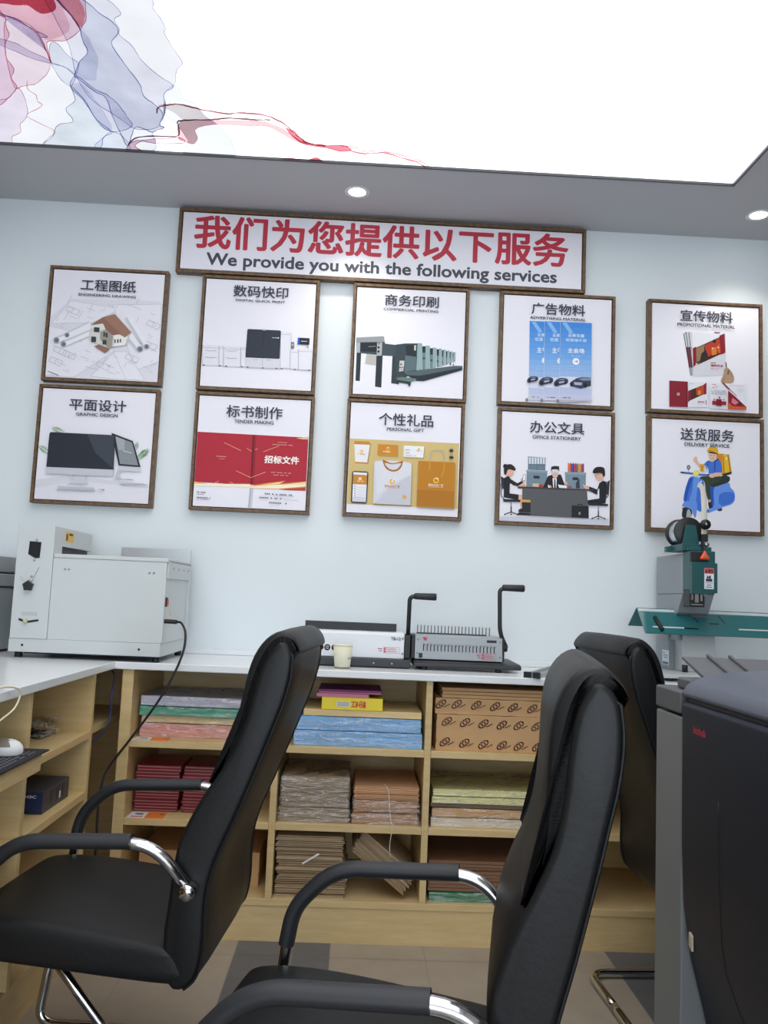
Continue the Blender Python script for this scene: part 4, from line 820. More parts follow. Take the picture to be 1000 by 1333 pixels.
    for s in (-1, 1):
        y = s*0.283
        up = arc_path([(-0.128, s*0.262, 0.562), (-0.048, y, 0.662), (0.262, y, 0.648), (0.345, y, 0.560), (0.358, y, 0.46), (0.404, s*0.232, 0.016), (0.300, s*0.23, 0.016), (-0.10, s*0.23, 0.016), (-0.27, s*0.23, 0.016), (-0.27, s*0.08, 0.016), (-0.27, 0, 0.016)], 0.06, 8)
        arms[s] = up
        fr.tube(up, 0.0135, 0.0135, side=(0, 1, 0), seg=14)
        fr.lathe([(0.0001, -0.004), (0.017, -0.004), (0.018, 0.0), (0.018, 0.028), (0.017, 0.032), (0.0001, 0.032)], (-0.128, s*0.254 if s > 0 else -0.282, 0.562), 'y', seg=16)
    fr.tube(arc_path([(0.33, -0.283, 0.372), (0.33, 0.283, 0.372)], 0.02), 0.011, seg=10, side=(1, 0, 0))
    fr.build('frame', CHROME, t, local=True)
    MB().tube([(0.35, 0.0, 0.372), (0.20, 0.0, 0.205), (0.05, 0.0, 0.04), (0.02, 0.0, 0.016)], 0.0125, side=(0, 1, 0), seg=12).tube([(0.02, -0.23, 0.016), (0.02, 0.23, 0.016)], 0.0115, side=(1, 0, 0), seg=10).build('brace', CHROME, t, local=True)
    for s in (-1, 1):
        y = s*0.283
        path = arc_path([(0.0, y, 0.664), (0.262, y, 0.650), (0.345, y, 0.562), (0.357, y, 0.488)], 0.085, 8)
        pad = MB().tube(path, 0.021, 0.0165, side=(0, 1, 0), seg=18).build('armrest_pad', PADBLK, t, local=True, smooth=True)
    return t

def put(o, x, y, deg):
    o.location = (x, y, 0); o.rotation_euler = (0, 0, math.radians(deg))
ch = make_chair('black leather office chair facing the side cabinet, in front of the red booklets')
put(ch, -0.49, -1.37, 175)
c2 = make_chair('black leather office chair closest to the camera, backing onto the dark printer', 0.140); put(c2, 0.136, -2.07, 169)
c3 = copy_tree(ch); c3['label'] = 'black leather office chair mostly hidden between another chair and the dark printer'; put(c3, 1.06, -0.905, 3)
for c, k in ((c2, 1), (c3, 1)): c.empty_display_size = 0.1

# ------------------------------------------------------------------ large printer
pr = thing('large_printer', 'large dark navy and grey floor-standing printer at the side of the room', 'printer', (1.1, -2.1, 0))
body = MB()
prof = [(0.80, 0.0), (0.775, 0.25), (0.748, 0.36), (0.722, 0.46), (0.706, 0.57), (0.700, 0.70), (0.700, 1.016), (1.45, 1.016), (1.45, 0.0)]
body.prism(prof, 'y', -2.75, -1.66)
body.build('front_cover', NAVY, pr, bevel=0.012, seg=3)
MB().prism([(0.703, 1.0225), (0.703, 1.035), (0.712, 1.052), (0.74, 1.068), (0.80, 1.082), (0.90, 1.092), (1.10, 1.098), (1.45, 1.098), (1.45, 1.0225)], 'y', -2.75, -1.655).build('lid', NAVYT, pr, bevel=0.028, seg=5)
MB().box(0.712, 1.44, -2.74, -1.67, 1.0161, 1.0224).build('lid_gap', BLACK, pr)
MB().box(0.703, 1.44, -1.658, -1.497, 0.02, 0.978).build('side_unit', M('mid_grey_printer_panel', (118, 122, 123), 0.5, noise=0.03), pr, bevel=0.004)['label'] = 'mid grey end unit'
MB().box(0.700, 1.44, -1.653, -1.497, 0.984, 1.036).build('side_unit_cap', DGREY, pr, bevel=0.006)
MB().box(0.725, 0.80, -1.648, -1.57, 1.036, 1.062).build('hinge_block', DGREY, pr, bevel=0.006)
# document tray with ribs
tr_ = MB(); tr_.prism([(-1.648, 1.066), (-1.50, 1.106), (-1.495, 1.100), (-1.643, 1.056)], 'x', 0.765, 1.40)
tray = tr_.build('paper_tray', M('tray_dark_grey', (92, 95, 100), 0.5), pr, bevel=0.002)
for x in (0.83, 0.885, 1.10, 1.155, 1.215):
    MB().prism([(-1.645, 1.067), (-1.498, 1.1068), (-1.498, 1.114), (-1.645, 1.073)], 'x', x-0.004, x+0.004).build('rib', M('tray_rib_grey', (80, 83, 90), 0.5), tray, bevel=0.001)
# door seam, red mark, sticker
dl = MB(); X = 0.6992
dl.prism([(-1.862, 0.83), (-1.865, 0.83), (-1.868, 0.51), (-2.10, 0.20), (-2.097, 0.20), (-1.862, 0.512)], 'x', X, 0.72)
def cover_x(z):
    for (xa, za), (xb, zb) in zip(prof, prof[1:]):
        if za <= z <= zb: return xa+(xb-xa)*(z-za)/(zb-za)
    return 0.70
dl.bm.free(); dl = MB()
pts = [(-1.860, 0.84)] + [(-1.861, 0.84-0.03*k) for k in range(1, 11)] + [(-1.863, 0.508)] + [(-1.863-0.04*k, 0.508-0.05*k) for k in range(1, 8)]
dl.tube([(cover_x(z)+0.0006, y, z) for y, z in pts], 0.0022, 0.0022, side=(0, 1, 0), seg=6)
dl.build('door_seam', M('seam_black', (14, 15, 18), 0.6), pr)
lg = MB(); lg.flat = True
add_text(lg, 'bizhub', (1.735, 1.797, 0.955, 0.970), lambda u, v: (0.6994, -u, v), 0.03)
lg.build('red_logo', M('red_logo_ink', (190, 58, 74), 0.5), pr)
st = MB(); st.prism([(-1.690, 0.525), (-1.706, 0.521), (-1.706, 0.490), (-1.690, 0.497)], 'x', 0.7085, 0.7125); st.build('sticker', M('tan_sticker', (196, 184, 160), 0.6), pr)

# ------------------------------------------------------------------ white laminating machine on the corner counter
lm = thing('laminating_machine', 'cream metal laminating machine with a star knob, on the corner of the counter', 'machine', (-0.99, -0.30, CT))
LY = -0.505; k = (CAM.y-LY)/(CAM.y+0.578)
def lx(x): return CAM.x+(x-CAM.x)*k
def lz(z): return CAM.z+(z-CAM.z)*k
z0b, z1b = lz(0.979), lz(1.026)
MB().box(lx(-1.253), lx(-0.726), LY, -0.06, z0b, z1b).build('base', CREAM, lm, bevel=0.002)
MB().box(lx(-1.250), lx(-1.122), LY-0.004, LY+0.085, z1b, lz(1.424)).build('tower', CREAM, lm, bevel=0.002)
MB().box(lx(-1.250), lx(-1.122), LY+0.0855, -0.08, lz(1.355), lz(1.424)).build('roller_cover', CREAM, lm, bevel=0.002)
MB().box(lx(-1.240), lx(-1.135), LY+0.0855, -0.09, z1b, lz(1.354)).build('roller_housing', M('dull_dark_grey', (70, 72, 76), 0.6), lm)  # dark grey block filling the space under the roller cover
MB().box(lx(-1.122)+0.0005, lx(-0.722), LY, -0.10, z1b, lz(1.312)).build('body', CREAM, lm, bevel=0.002)
MB().box(lx(-1.120), lx(-0.716), LY-0.003, -0.09, lz(1.312), lz(1.326)).build('lid', CREAM, lm, bevel=0.003)
MB().box(lx(-1.09), lx(-0.80), LY+0.10, -0.16, lz(1.326), lz(1.329)).build('feed_table', STEEL, lm)
MB().box(lx(-1.0), lx(-0.722), -0.088, -0.076, lz(1.03), lz(1.378)).build('steel_guide', STEEL, lm)
MB().box(lx(-0.722), lx(-0.716), LY+0.01, -0.08, lz(1.255), lz(1.318)).build('side_flange', CREAM, lm, bevel=0.001)
MB().box(lx(-0.722), lx(-0.716), -0.115, -0.085, lz(1.03), lz(1.256)).build('side_flange', CREAM, lm, bevel=0.001)
MB().box(lx(-1.215), lx(-0.75), LY+0.05, -0.12, CT+0.013, z0b-0.0002).build('underside_tray', M('near_black_tray', (40, 41, 44), 0.7), lm)  # near-black slab under the base
for x, y in ((-1.236, LY+0.045), (-0.751, LY+0.035), (-1.236, -0.10), (-0.750, -0.10)):
    MB().lathe([(0.013, 0.0), (0.014, 0.002), (0.014, z0b-CT)], (lx(x)+0.005, y, CT), seg=16).build('foot', BLACK, lm)
fy = LY-0.0045
MB().prism([(lx(-1.207), lz(1.366)), (lx(-1.166), lz(1.364)), (lx(-1.168), lz(1.308)), (lx(-1.182), lz(1.306)), (lx(-1.209), lz(1.320))], 'y', fy-0.001, fy+0.01).build('viewing_window', M('dark_window', (26, 28, 34), 0.25), lm)
star = [(lx(-1.195)+(0.021 if q % 2 == 0 else 0.0155)*math.cos(PI*q/5+PI/2), lz(1.209)+(0.021 if q % 2 == 0 else 0.0155)*math.sin(PI*q/5+PI/2)) for q in range(10)]
MB().prism(star, 'y', fy-0.022, fy-0.006).build('star_knob', BLACK, lm, bevel=0.004, seg=3)
MB().lathe([(0.006, 0), (0.006, 0.02)], (lx(-1.195), fy-0.008, lz(1.209)), 'y').build('knob_stem', STEEL, lm)
sl = MB(); sl.prism([(lx(-1.223), lz(1.096)), (lx(-1.195), lz(1.087)), (lx(-1.154), lz(1.094)), (lx(-1.154), lz(1.087)), (lx(-1.195), lz(1.079)), (lx(-1.223), lz(1.088))], 'y', fy-0.0006, fy+0.004); sl.build('curved_slot', BLACK, lm)
MB().lathe([(0.0001, -0.012), (0.007, -0.012), (0.008, 0)], (lx(-1.197), fy-0.0006, lz(1.086)), 'y', seg=16).build('slide_knob', M('ivory_knob', (196, 188, 160), 0.5), lm)
mk = MB(); mk.flat = True
for a, b, c, d in ((-1.190, 1.222, -1.168, 1.276), (-1.204, 1.217, -1.232, 1.233), (-1.231, 1.241, -1.221, 1.235)):
    mk.faces([(lx(a), fy-0.0002, lz(b)), (lx(a)+0.002, fy-0.0002, lz(b)), (lx(c)+0.002, fy-0.0002, lz(d)), (lx(c), fy-0.0002, lz(d))], [(0, 1, 2, 3)])
for q in range(9):
    xx = lx(-1.213+0.0062*q); mk.faces([(xx, fy-0.0002, lz(1.105)), (xx+0.0012, fy-0.0002, lz(1.105)), (xx+0.0012, fy-0.0002, lz(1.118)), (xx, fy-0.0002, lz(1.118))], [(0, 1, 2, 3)])
mk.build('scale_marking', M('grey_scale_ink', (110, 114, 120), 0.6), lm)
for x, z, y in ((-1.078, 1.273, LY), (-1.064, 1.273, LY), (-0.782, 1.273, LY), (-0.766, 1.273, LY), (-1.183, 1.371, fy), (-1.186, 1.300, fy), (-1.190, 1.243, fy)):
    MB().lathe([(0.0001, -0.003), (0.0035, -0.0025), (0.0045, 0)], (lx(x), y-0.0002, lz(z)), 'y', seg=10).build('screw', STEEL, lm)
for x in (-1.205, -0.80): MB().lathe([(0.0001, -0.0006), (0.0042, -0.0006), (0.0045, 0)], (lx(x), LY-0.0004, lz(1.003)), 'y', seg=12).build('screw_hole', BLACK, lm)
for y in (-0.42, -0.33, -0.24, -0.15): MB().lathe([(0.004, 0), (0.003, 0.003), (0.0001, 0.003)], (lx(-0.716), y, lz(1.292)), 'x', seg=10).build('screw', STEEL, lm)
MB().box(lx(-0.7215), lx(-0.7180)+0.002, LY+0.012, LY+0.028, lz(1.155), lz(1.188)).build('switch_bezel', BLACK, lm)
MB().prism([(LY+0.014, lz(1.160)), (LY+0.026, lz(1.160)), (LY+0.026, lz(1.182)), (LY+0.014, lz(1.182))], 'x', lx(-0.718), lx(-0.712)).build('power_switch', M('red_switch', (196, 40, 44), 0.35), lm)
sk = MB(); sk.box(lx(-1.122)+0.0004, lx(-1.122)+0.001, LY+0.11, LY+0.20, lz(1.376), lz(1.412)); sk.build('warning_sticker', M('yellow_sticker', (232, 186, 70), 0.5), lm)
sk = MB(); sk.box(lx(-1.122)+0.0011, lx(-1.122)+0.0013, LY+0.145, LY+0.185, lz(1.400), lz(1.408)); sk.box(lx(-1.122)+0.0011, lx(-1.122)+0.0013, LY+0.115, LY+0.132, lz(1.380), lz(1.404)); sk.build('sticker_print', M('sticker_ink', (70, 62, 50), 0.6), lm)
MB().box(lx(-0.7219), lx(-0.7214), LY+0.10, LY+0.115, lz(1.12), lz(1.14)).build('tiny_label', M('yellow_sticker', (232, 186, 70), 0.5), lm)

cz = lz(1.104)
pc = thing('power_cable', 'black power cable plugged into the laminating machine and trailing past the shelves', 'cable', (-0.70, -0.5, cz))
pg = MB(); pg.tube([(lx(-0.722)+0.001, -0.485, cz), (lx(-0.722)+0.012, -0.485, cz), (lx(-0.722)+0.030, -0.486, cz), (lx(-0.722)+0.045, -0.488, cz-0.001)], 0.010, 0.008, side=(0, 1, 0), seg=12)
pg.build('plug', BLACK, pc, smooth=True)
pth = [(lx(-0.722)+0.044, -0.488, cz-0.001), (-0.675, -0.495, cz-0.004), (-0.654, -0.515, 1.062), (-0.656, -0.528, 0.994), (-0.690, -0.535, 0.898), (-0.742, -0.535, 0.802), (-0.815, -0.535, 0.693), (-0.884, -0.54, 0.590), (-0.902, -0.55, 0.53), (-0.905, -0.56, 0.45), (-0.900, -0.57, 0.30), (-0.895, -0.58, 0.02)]
MB().tube(catmull(pth, 6), 0.0042, seg=8).build('cord', BLACK, pc)

# cream office printer beyond the laminating machine
wp = thing('desktop_printer', 'pale grey desktop printer partly hidden behind the laminating machine', 'printer', (-1.56, -0.30, CT))
MB().box(-1.695, -1.40, -0.38, -0.02, CT+0.008, 1.196).build('body', GREYL, wp, bevel=0.006)
MB().box(-1.697, -1.395, -0.385, -0.015, 1.203, 1.250).build('tray_unit', CREAM, wp, bevel=0.004)
MB().box(-1.69, -1.41, -0.37, -0.03, 1.196, 1.203).build('gap', BLACK, wp)
MB().box(-1.697, -1.395, -0.39, -0.012, 1.256, 1.318).build('lid', GREYL, wp, bevel=0.006)
MB().box(-1.69, -1.41, -0.37, -0.03, 1.25, 1.256).build('gap', BLACK, wp)
MB().box(-1.66, -1.46, -0.3863, -0.384, 1.221, 1.227).build('drawer_grip', M('dull_dark_grey', (70, 72, 76), 0.6), wp)  # dark grey strip across the tray front
for x, y in ((-1.67, -0.35), (-1.43, -0.35), (-1.67, -0.06), (-1.43, -0.06)): MB().lathe([(0.012, 0), (0.012, 0.0082)], (x, y, CT), seg=12).build('foot', BLACK, wp)

# ------------------------------------------------------------------ binding machines
def sticker(mb, x, y, z, w, h, mi_red=0):
    pass
wb = thing('wire_binding_machine', 'white wire binding machine with a black lever handle, behind the paper cup', 'machine', (-0.06, -0.2, CT))
MB().box(-0.292, 0.172, -0.335, -0.075, CT+0.004, 0.986).build('base', SATIN, wb, bevel=0.003)
MB().box(-0.27, 0.150, -0.318, -0.316, CT+0.0, CT+0.004).build('base_foot_strip', BLACK, wb)
MB().prism([(-0.30, 0.9865), (-0.30, 1.078), (-0.288, 1.086), (-0.12, 1.086), (-0.12, 0.9865)], 'x', -0.268, 0.147).build('body', M('white_enamel', (226, 230, 236), 0.3, noise=0.01), wb, bevel=0.003)
MB().box(-0.245, 0.119, -0.205, -0.198, 1.0865, 1.118).build('paper_guide', BLACK, wb, bevel=0.001)
MB().box(0.1472, 0.1745, -0.27, -0.13, 0.9865, 1.078).build('side_block', BLACK, wb, bevel=0.004)
lev = MB().tube(arc_path([(0.163, -0.25, 1.06), (0.164, -0.26, 1.228), (0.20, -0.262, 1.232)], 0.03), 0.0085, seg=12, side=(0, 1, 0)).build('lever', SATIN, wb)
MB().lathe([(0.0001, 0), (0.010, 0.001), (0.0125, 0.006), (0.0135, 0.04), (0.0145, 0.084), (0.012, 0.089), (0.0001, 0.089)], (0.180, -0.262, 1.231), 'x', seg=18).build('grip', PADBLK, lev)
for x in (-0.20, -0.09, 0.03, 0.10): MB().lathe([(0.0001, -0.003), (0.0035, -0.003), (0.004, 0)], (x, -0.3355, 0.970), 'y', seg=10).build('screw', STEEL, wb)
for z in (1.008, 1.066): MB().lathe([(0.0001, -0.003), (0.004, -0.003), (0.0045, 0)], (0.140, -0.3005, z), 'y', seg=10).build('screw', STEEL, wb)
tx = MB(); tx.flat = True
add_text(tx, 'TB-12', (0.095, 0.132, 1.058, 1.069), lambda u, v: (u, -0.3008, v), 0.03); tx.build('model_lettering', M('dark_ink', (50, 52, 60), 0.5), wb)
ic = MB()
for x in (-0.176, -0.150, -0.122): ic.lathe([(0.0001, -0.0008), (0.0118, -0.0008), (0.0118, 0)], (x, -0.3002, 1.021), 'y', seg=22)
ic.build('round_icon', BLACK, wb)
tx = MB(); tx.flat = True
for x, s in ((-0.176, 'X'), (-0.150, '12'), (-0.122, '9')): add_text(tx, s, (x-0.005, x+0.005, 1.015, 1.027), lambda u, v: (u, -0.3014, v), 0.02)
tx.build('icon_lettering', M('white_ink', (232, 232, 236), 0.5), wb)
def red_label(x, z, w, h, y, par):
    m = MB(); m.flat = True
    def q(a, b, c, d): m.faces([(a, y, b), (c, y, b), (c, y, d), (a, y, d)], [(0, 1, 2, 3)])
    for a in (0, .9): pass
    for zz in (z, z+h): q(x+w*.27, zz-0.0005, x+w, zz+0.0005)
    for xx in (x+w*.27, x+w*.40, x+w): q(xx-0.0005, z, xx+0.0005, z+h)
    q(x+w*.28, z+h*.08, x+w*.37, z+h*.45); q(x+w*.28, z+h*.52, x+w*.37, z+h*.92)
    for r in range(4): q(x+w*.43, z+h*(.18+.2*r), x+w*(.9-.1*(r % 2)), z+h*(.18+.2*r)+0.0016)
    q(x, z+h*.62, x+w*.2, z+h*.8); q(x+w*.06, z+h*.25, x+w*.2, z+h*.4)
    m.build('red_label', M('red_label_ink', (206, 96, 108), 0.5), par)
red_label(0.045, 1.008, 0.085, 0.022, -0.3006, wb)

cm = thing('comb_binding_machine', 'grey comb binding machine with a row of upright teeth', 'machine', (0.38, -0.2, CT))
MB().prism([(-0.345, CT+0.012), (-0.345, 0.978), (-0.33, 0.984), (-0.06, 0.989), (-0.06, CT+0.012)], 'x', 0.183, 0.597).build('base', SATIN, cm, bevel=0.004)
for x, y in ((0.225, -0.325), (0.51, -0.325), (0.225, -0.09), (0.55, -0.09)): MB().lathe([(0.012, 0), (0.013, 0.0125)], (x, y, CT), seg=14).build('foot', BLACK, cm)
MB().prism([(-0.285, 0.9895), (-0.270, 1.078), (-0.255, 1.084), (-0.13, 1.084), (-0.13, 0.9895)], 'x', 0.190, 0.534).build('body', M('silver_grey_enamel', (158, 165, 171), 0.35, noise=0.02), cm, bevel=0.002)
MB().box(0.176, 0.1898, -0.278, -0.135, 0.9895, 1.082).build('end_plate', BLACK, cm, bevel=0.003)
MB().box(0.5342, 0.541, -0.282, -0.12, 0.9895, 1.082).build('end_plate', BLACK, cm, bevel=0.002)
def fy_(z): return -0.2855+(z-0.9895)*(0.015/0.0885)
for i in range(22):
    x = 0.190+0.0135+0.01375*i
    MB().box(x-0.0021, x+0.0021, -0.205, -0.201, 1.084, 1.118).build('tooth', M('dark_tooth_steel', (104, 106, 110), 0.4, 0.4), cm)
for i in range(21):
    x = 0.190+0.034+0.01385*i
    z = 1.043
    MB().prism([(fy_(z-0.02)-0.0006, z-0.022), (fy_(z)-0.0006, z), (fy_(z)+0.004, z), (fy_(z-0.02)+0.004, z-0.022)], 'x', x-0.0019, x+0.0019).build('slot', BLACK, cm)
    MB().lathe([(0.0001, -0.006), (0.0032, -0.005), (0.004, 0)], (x+0.002, fy_(1.047)-0.0004, 1.047), 'y', seg=10).build('pin_knob', STEEL, cm)
MB().box(0.200, 0.478, -0.212, -0.194, 1.0842, 1.089).build('comb_rail', BLACK, cm)
MB().box(0.206, 0.220, fy_(1.0)-0.0018, fy_(1.0)+0.004, 0.994, 1.012).build('margin_knob', BLACK, cm)
for x, z in ((0.201, 1.066), (0.200, 1.014), (0.524, 1.066), (0.524, 1.010)): MB().lathe([(0.0001, -0.003), (0.003, -0.003), (0.0035, 0)], (x, fy_(z)-0.0002, z), 'y', seg=10).build('screw', STEEL, cm)
MB().box(0.472, 0.510, fy_(1.062)-0.0012, fy_(1.062)+0.003, 1.062, 1.071).build('name_plate', BLACK, cm)
tx = MB(); tx.flat = True
for x, z, w in ((0.222, 1.066, 0.008), (0.226, 1.061, 0.010), (0.231, 1.066, 0.006)):
    y = fy_(z)-0.0008; tx.faces([(x, y, z), (x+w, y, z), (x+w*.8, y+0.0005, z+0.008), (x-0.002, y+0.0005, z+0.007)], [(0, 1, 2, 3)])
tx.build('red_emblem', M('red_logo_ink', (190, 58, 74), 0.5), cm)
red_label(0.432, 0.996, 0.075, 0.024, fy_(0.996)-0.0008, cm)
lev = MB().tube(arc_path([(0.553, -0.25, 1.045), (0.524, -0.262, 1.10), (0.519, -0.262, 1.272), (0.55, -0.262, 1.279)], 0.03), 0.0085, seg=12, side=(0, 1, 0)).build('lever', SATIN, cm)
MB().lathe([(0.0001, 0), (0.010, 0.001), (0.0125, 0.006), (0.0135, 0.04), (0.0145, 0.084), (0.012, 0.089), (0.0001, 0.089)], (0.528, -0.262, 1.279), 'x', seg=18).build('grip', PADBLK, lev)
MB().lathe([(0.008, -0.012), (0.008, 0.0), (0.0135, 0.001), (0.0145, 0.006), (0.0135, 0.014), (0.0001, 0.015)], (0.5412, -0.255, 1.042), 'x', seg=18).build('pivot_knob', BLACK, cm)

cp = thing('paper_cup', 'small cream paper cup on the counter before the white binding machine', 'cup', (-0.088, -0.405, CT))
MB().lathe([(0.0001, 0.006), (0.0275, 0.006), (0.0275, 0.0), (0.0285, 0.0), (0.0365, 0.085), (0.0350, 0.085), (0.0272, 0.007), (0.0001, 0.007)], (-0.088, -0.405, CT), seg=40).build('cup_body', M('cream_paper', (232, 230, 206), 0.6, noise=0.02), cp)
rim = MB(); rr = 0.0365
rim.tube([(-0.088+rr*math.cos(2*PI*q/40), -0.405+rr*math.sin(2*PI*q/40), CT+0.0855) for q in range(41)], 0.0017, seg=8, side=(0, 0, 1)); rim.build('rolled_rim', M('cream_paper', (232, 230, 206), 0.6), cp)
MB().lathe([(0.0286, 0.0004), (0.0291, 0.0052)], (-0.088, -0.405, CT), seg=40).build('foot_band', M('brown_cup_band', (120, 98, 84), 0.7), cp)
tx = MB(); tx.flat = True
for q in range(5): 
    a = math.radians(-52+q*7); r = 0.0327; z = CT+0.036
    tx.faces([(-0.088+r*math.cos(a), -0.405+r*math.sin(a), z), (-0.088+r*math.cos(a+.07), -0.405+r*math.sin(a+.07), z), (-0.088+(r+.0004)*math.cos(a+.07), -0.405+(r+.0004)*math.sin(a+.07), z+0.005), (-0.088+(r+.0004)*math.cos(a), -0.405+(r+.0004)*math.sin(a), z+0.005)], [(0, 1, 2, 3)])
tx.build('grey_print', M('grey_scale_ink', (110, 114, 120), 0.6), cp)

rl = thing('cutting_rail', 'grey metal cutting rail lying on the counter beside the comb binder', 'rail', (0.66, -0.27, CT))
d = Vector((0.21, 0.46, 0)).normalized(); n_ = Vector((d.y, -d.x, 0)); o_ = Vector((0.585, -0.480, CT))
for off, nm in ((0, 'rail_bar'), (0.034, 'rail_bar')):
    m = MB()
    a = o_+n_*off; b = a+d*0.50; w = n_*0.020
    for (f0, f1, z0, z1) in ((0, 1, 0.0, 0.006), (0.0, 0.35, 0.006, 0.016), (0.65, 1, 0.006, 0.016)):
        p = [a+w*f0, a+w*f1, b+w*f1, b+w*f0]
        m.faces([q+Vector((0, 0, z0)) for q in p]+[q+Vector((0, 0, z1)) for q in p], [(3, 2, 1, 0), (4, 5, 6, 7), (0, 1, 5, 4), (1, 2, 6, 5), (2, 3, 7, 6), (3, 0, 4, 7)])
    m.build(nm, M('anodised_grey', (168, 172, 174), 0.4, 0.3), rl)
m = MB()
for a0 in (-0.004, 0.030):
    a = o_+n_*a0-d*0.014; w = n_*0.026; b = a+d*0.018
    p = [a, a+w, b+w, b]; m.faces([q for q in p]+[q+Vector((0, 0, 0.021)) for q in p], [(3, 2, 1, 0), (4, 5, 6, 7), (0, 1, 5, 4), (1, 2, 6, 5), (2, 3, 7, 6), (3, 0, 4, 7)])
m.build('end_cap', BLACK, rl)

# ------------------------------------------------------------------ green wire stapler
sm_ = thing('saddle_stapler', 'dark green and grey electric saddle stapler with a wire spool, on the counter', 'machine', (1.3, -0.2, CT))
MB().box(1.12, 1.50, -0.42, -0.005, CT+0.012, CT+0.026).build('base_plate', GREYL, sm_, bevel=0.003)
for x, y in ((1.15, -0.39), (1.47, -0.39), (1.15, -0.04), (1.47, -0.04)): MB().lathe([(0.015, 0), (0.015, 0.0122)], (x, y, CT), seg=12).build('foot', BLACK, sm_)
MB().box(1.236, 1.365, -0.300, -0.012, 1.285, 1.444).build('upper_column', GREY, sm_, bevel=0.003)
MB().prism([(-0.012, CT+0.026), (-0.012, 1.2848), (-0.298, 1.2848), (-0.245, 1.21), (-0.150, 1.17), (-0.150, CT+0.026)], 'x', 1.237, 1.364).build('lower_column', GREY, sm_, bevel=0.003)
MB().box(1.262, 1.395, -0.235, -0.152, CT+0.0262, 1.135).build('anvil_post', GREYL, sm_, bevel=0.003)
MB().box(1.30, 1.36, -0.235, -0.155, 1.1352, 1.212).build('anvil', DGREY, sm_)
MB().lathe([(0.011, 0), (0.011, 0.028)], (1.262, -0.262, CT+0.026), seg=14).build('rubber_bumper', BLACK, sm_)
HB0 = set(COL.objects)
# head
MB().box(1.2625, 1.362, -0.372, -0.3005, 1.30, 1.452).build('head_housing', GREEN, sm_, bevel=0.003)
MB().prism([(1.262, 1.285), (1.35, 1.285), (1.35, 1.29), (1.362, 1.29), (1.362, 1.405), (1.350, 1.405), (1.350, 1.408), (1.262, 1.408)], 'y', -0.392, -0.3722).build('head_cover', GREEN, sm_, bevel=0.005)
MB().box(1.262, 1.330, -0.384, -0.3722, 1.410, 1.446).build('control_recess', BLACK, sm_, bevel=0.002)
kn = [(1.311+0.026*math.cos(2*PI*q/3+PI/2), 1.430+0.026*math.sin(2*PI*q/3+PI/2)) for q in range(3)]
MB().prism(kn, 'y', -0.402, -0.3842).build('orange_knob', M('orange_plastic', (255, 86, 40), 0.35, noise=0.02), sm_, bevel=0.009, seg=4)
MB().box(1.306, 1.316, -0.4035, -0.401, 1.427, 1.437).build('knob_cap', STEEL, sm_)
MB().box(1.262, 1.322, -0.370, -0.31, 1.235, 1.2995).build('stitching_head', BLACK, sm_, bevel=0.003)
for x, z, w, h in ((1.268, 1.262, 0.006, 0.03), (1.282, 1.252, 0.014, 0.035), (1.303, 1.258, 0.008, 0.03), (1.268, 1.242, 0.045, 0.004), (1.316, 1.278, 0.012, 0.018)):
    MB().box(x, x+w, -0.374, -0.3702, z, z+h).build('stitcher_link', STEEL, sm_)
MB().box(1.310, 1.347, -0.3932, -0.3922, 1.305, 1.385).build('warning_label', M('label_white', (226, 230, 238), 0.5), sm_)
MB().box(1.3105, 1.3465, -0.3936, -0.3933, 1.364, 1.3845).build('label_header', M('label_red', (206, 60, 60), 0.5), sm_)
tx = MB(); tx.flat = True
add_text(tx, '警告', (1.325, 1.344, 1.368, 1.381), lambda u, v: (u, -0.3939, v), 0.02)
for P in ([(1.3125, 1.368), (1.323, 1.368), (1.3178, 1.380)], [(1.316, 1.334), (1.341, 1.334), (1.341, 1.342), (1.333, 1.346), (1.316, 1.344)], [(1.318, 1.345), (1.322, 1.358), (1.325, 1.352), (1.334, 1.358), (1.336, 1.346), (1.326, 1.347)], [(1.314, 1.328), (1.343, 1.328), (1.343, 1.3295), (1.314, 1.3295)], [(1.320, 1.319), (1.337, 1.319), (1.337, 1.3215), (1.320, 1.3215)], [(1.316, 1.311), (1.341, 1.311), (1.341, 1.3135), (1.316, 1.3135)]):
    tx.faces([(a, -0.3939, b) for a, b in P], [tuple(range(len(P)))])
tx.build('label_print', M('dark_ink', (50, 52, 60), 0.5), sm_)
# wire spool on its bracket
MB().prism([(1.243, 1.4525), (1.318, 1.4525), (1.318, 1.46), (1.300, 1.555), (1.262, 1.555), (1.243, 1.46)], 'y', -0.335, -0.327).build('spool_bracket', GREEN, sm_, bevel=0.001)
MB().prism([(1.243, 1.4525), (1.318, 1.4525), (1.318, 1.48), (1.243, 1.48)], 'y', -0.345, -0.20).build('bracket_foot', GREEN, sm_, bevel=0.002)
sp_ = (1.282, -0.30, 1.530)
spool = MB().lathe([(0.012, -0.010), (0.056, -0.010), (0.058, -0.008), (0.058, -0.004), (0.056, -0.003), (0.034, -0.003), (0.034, 0.083), (0.056, 0.083), (0.058, 0.085), (0.058, 0.089), (0.056, 0.090), (0.012, 0.090)], sp_, 'y', seg=44).build('wire_spool', BLACK, sm_)
MB().lathe([(0.034, -0.002), (0.050, 0.0), (0.051, 0.01), (0.0515, 0.04), (0.051, 0.07), (0.050, 0.080), (0.034, 0.082)], sp_, 'y', seg=44).build('steel_wire', M('bright_wire', (206, 208, 210), 0.25, 1.0, noise=0.2, scale=3, stretch=(1, 60, 1)), spool)
MB().lathe([(0.0001, -0.034), (0.008, -0.034), (0.009, -0.028), (0.009, -0.005)], sp_, 'y', seg=16).build('spool_axle', BLACK, spool)
MB().box(1.225, 1.30, -0.225, -0.20, 1.4525, 1.475).build('bracket_clamp', GREEN, sm_, bevel=0.002)
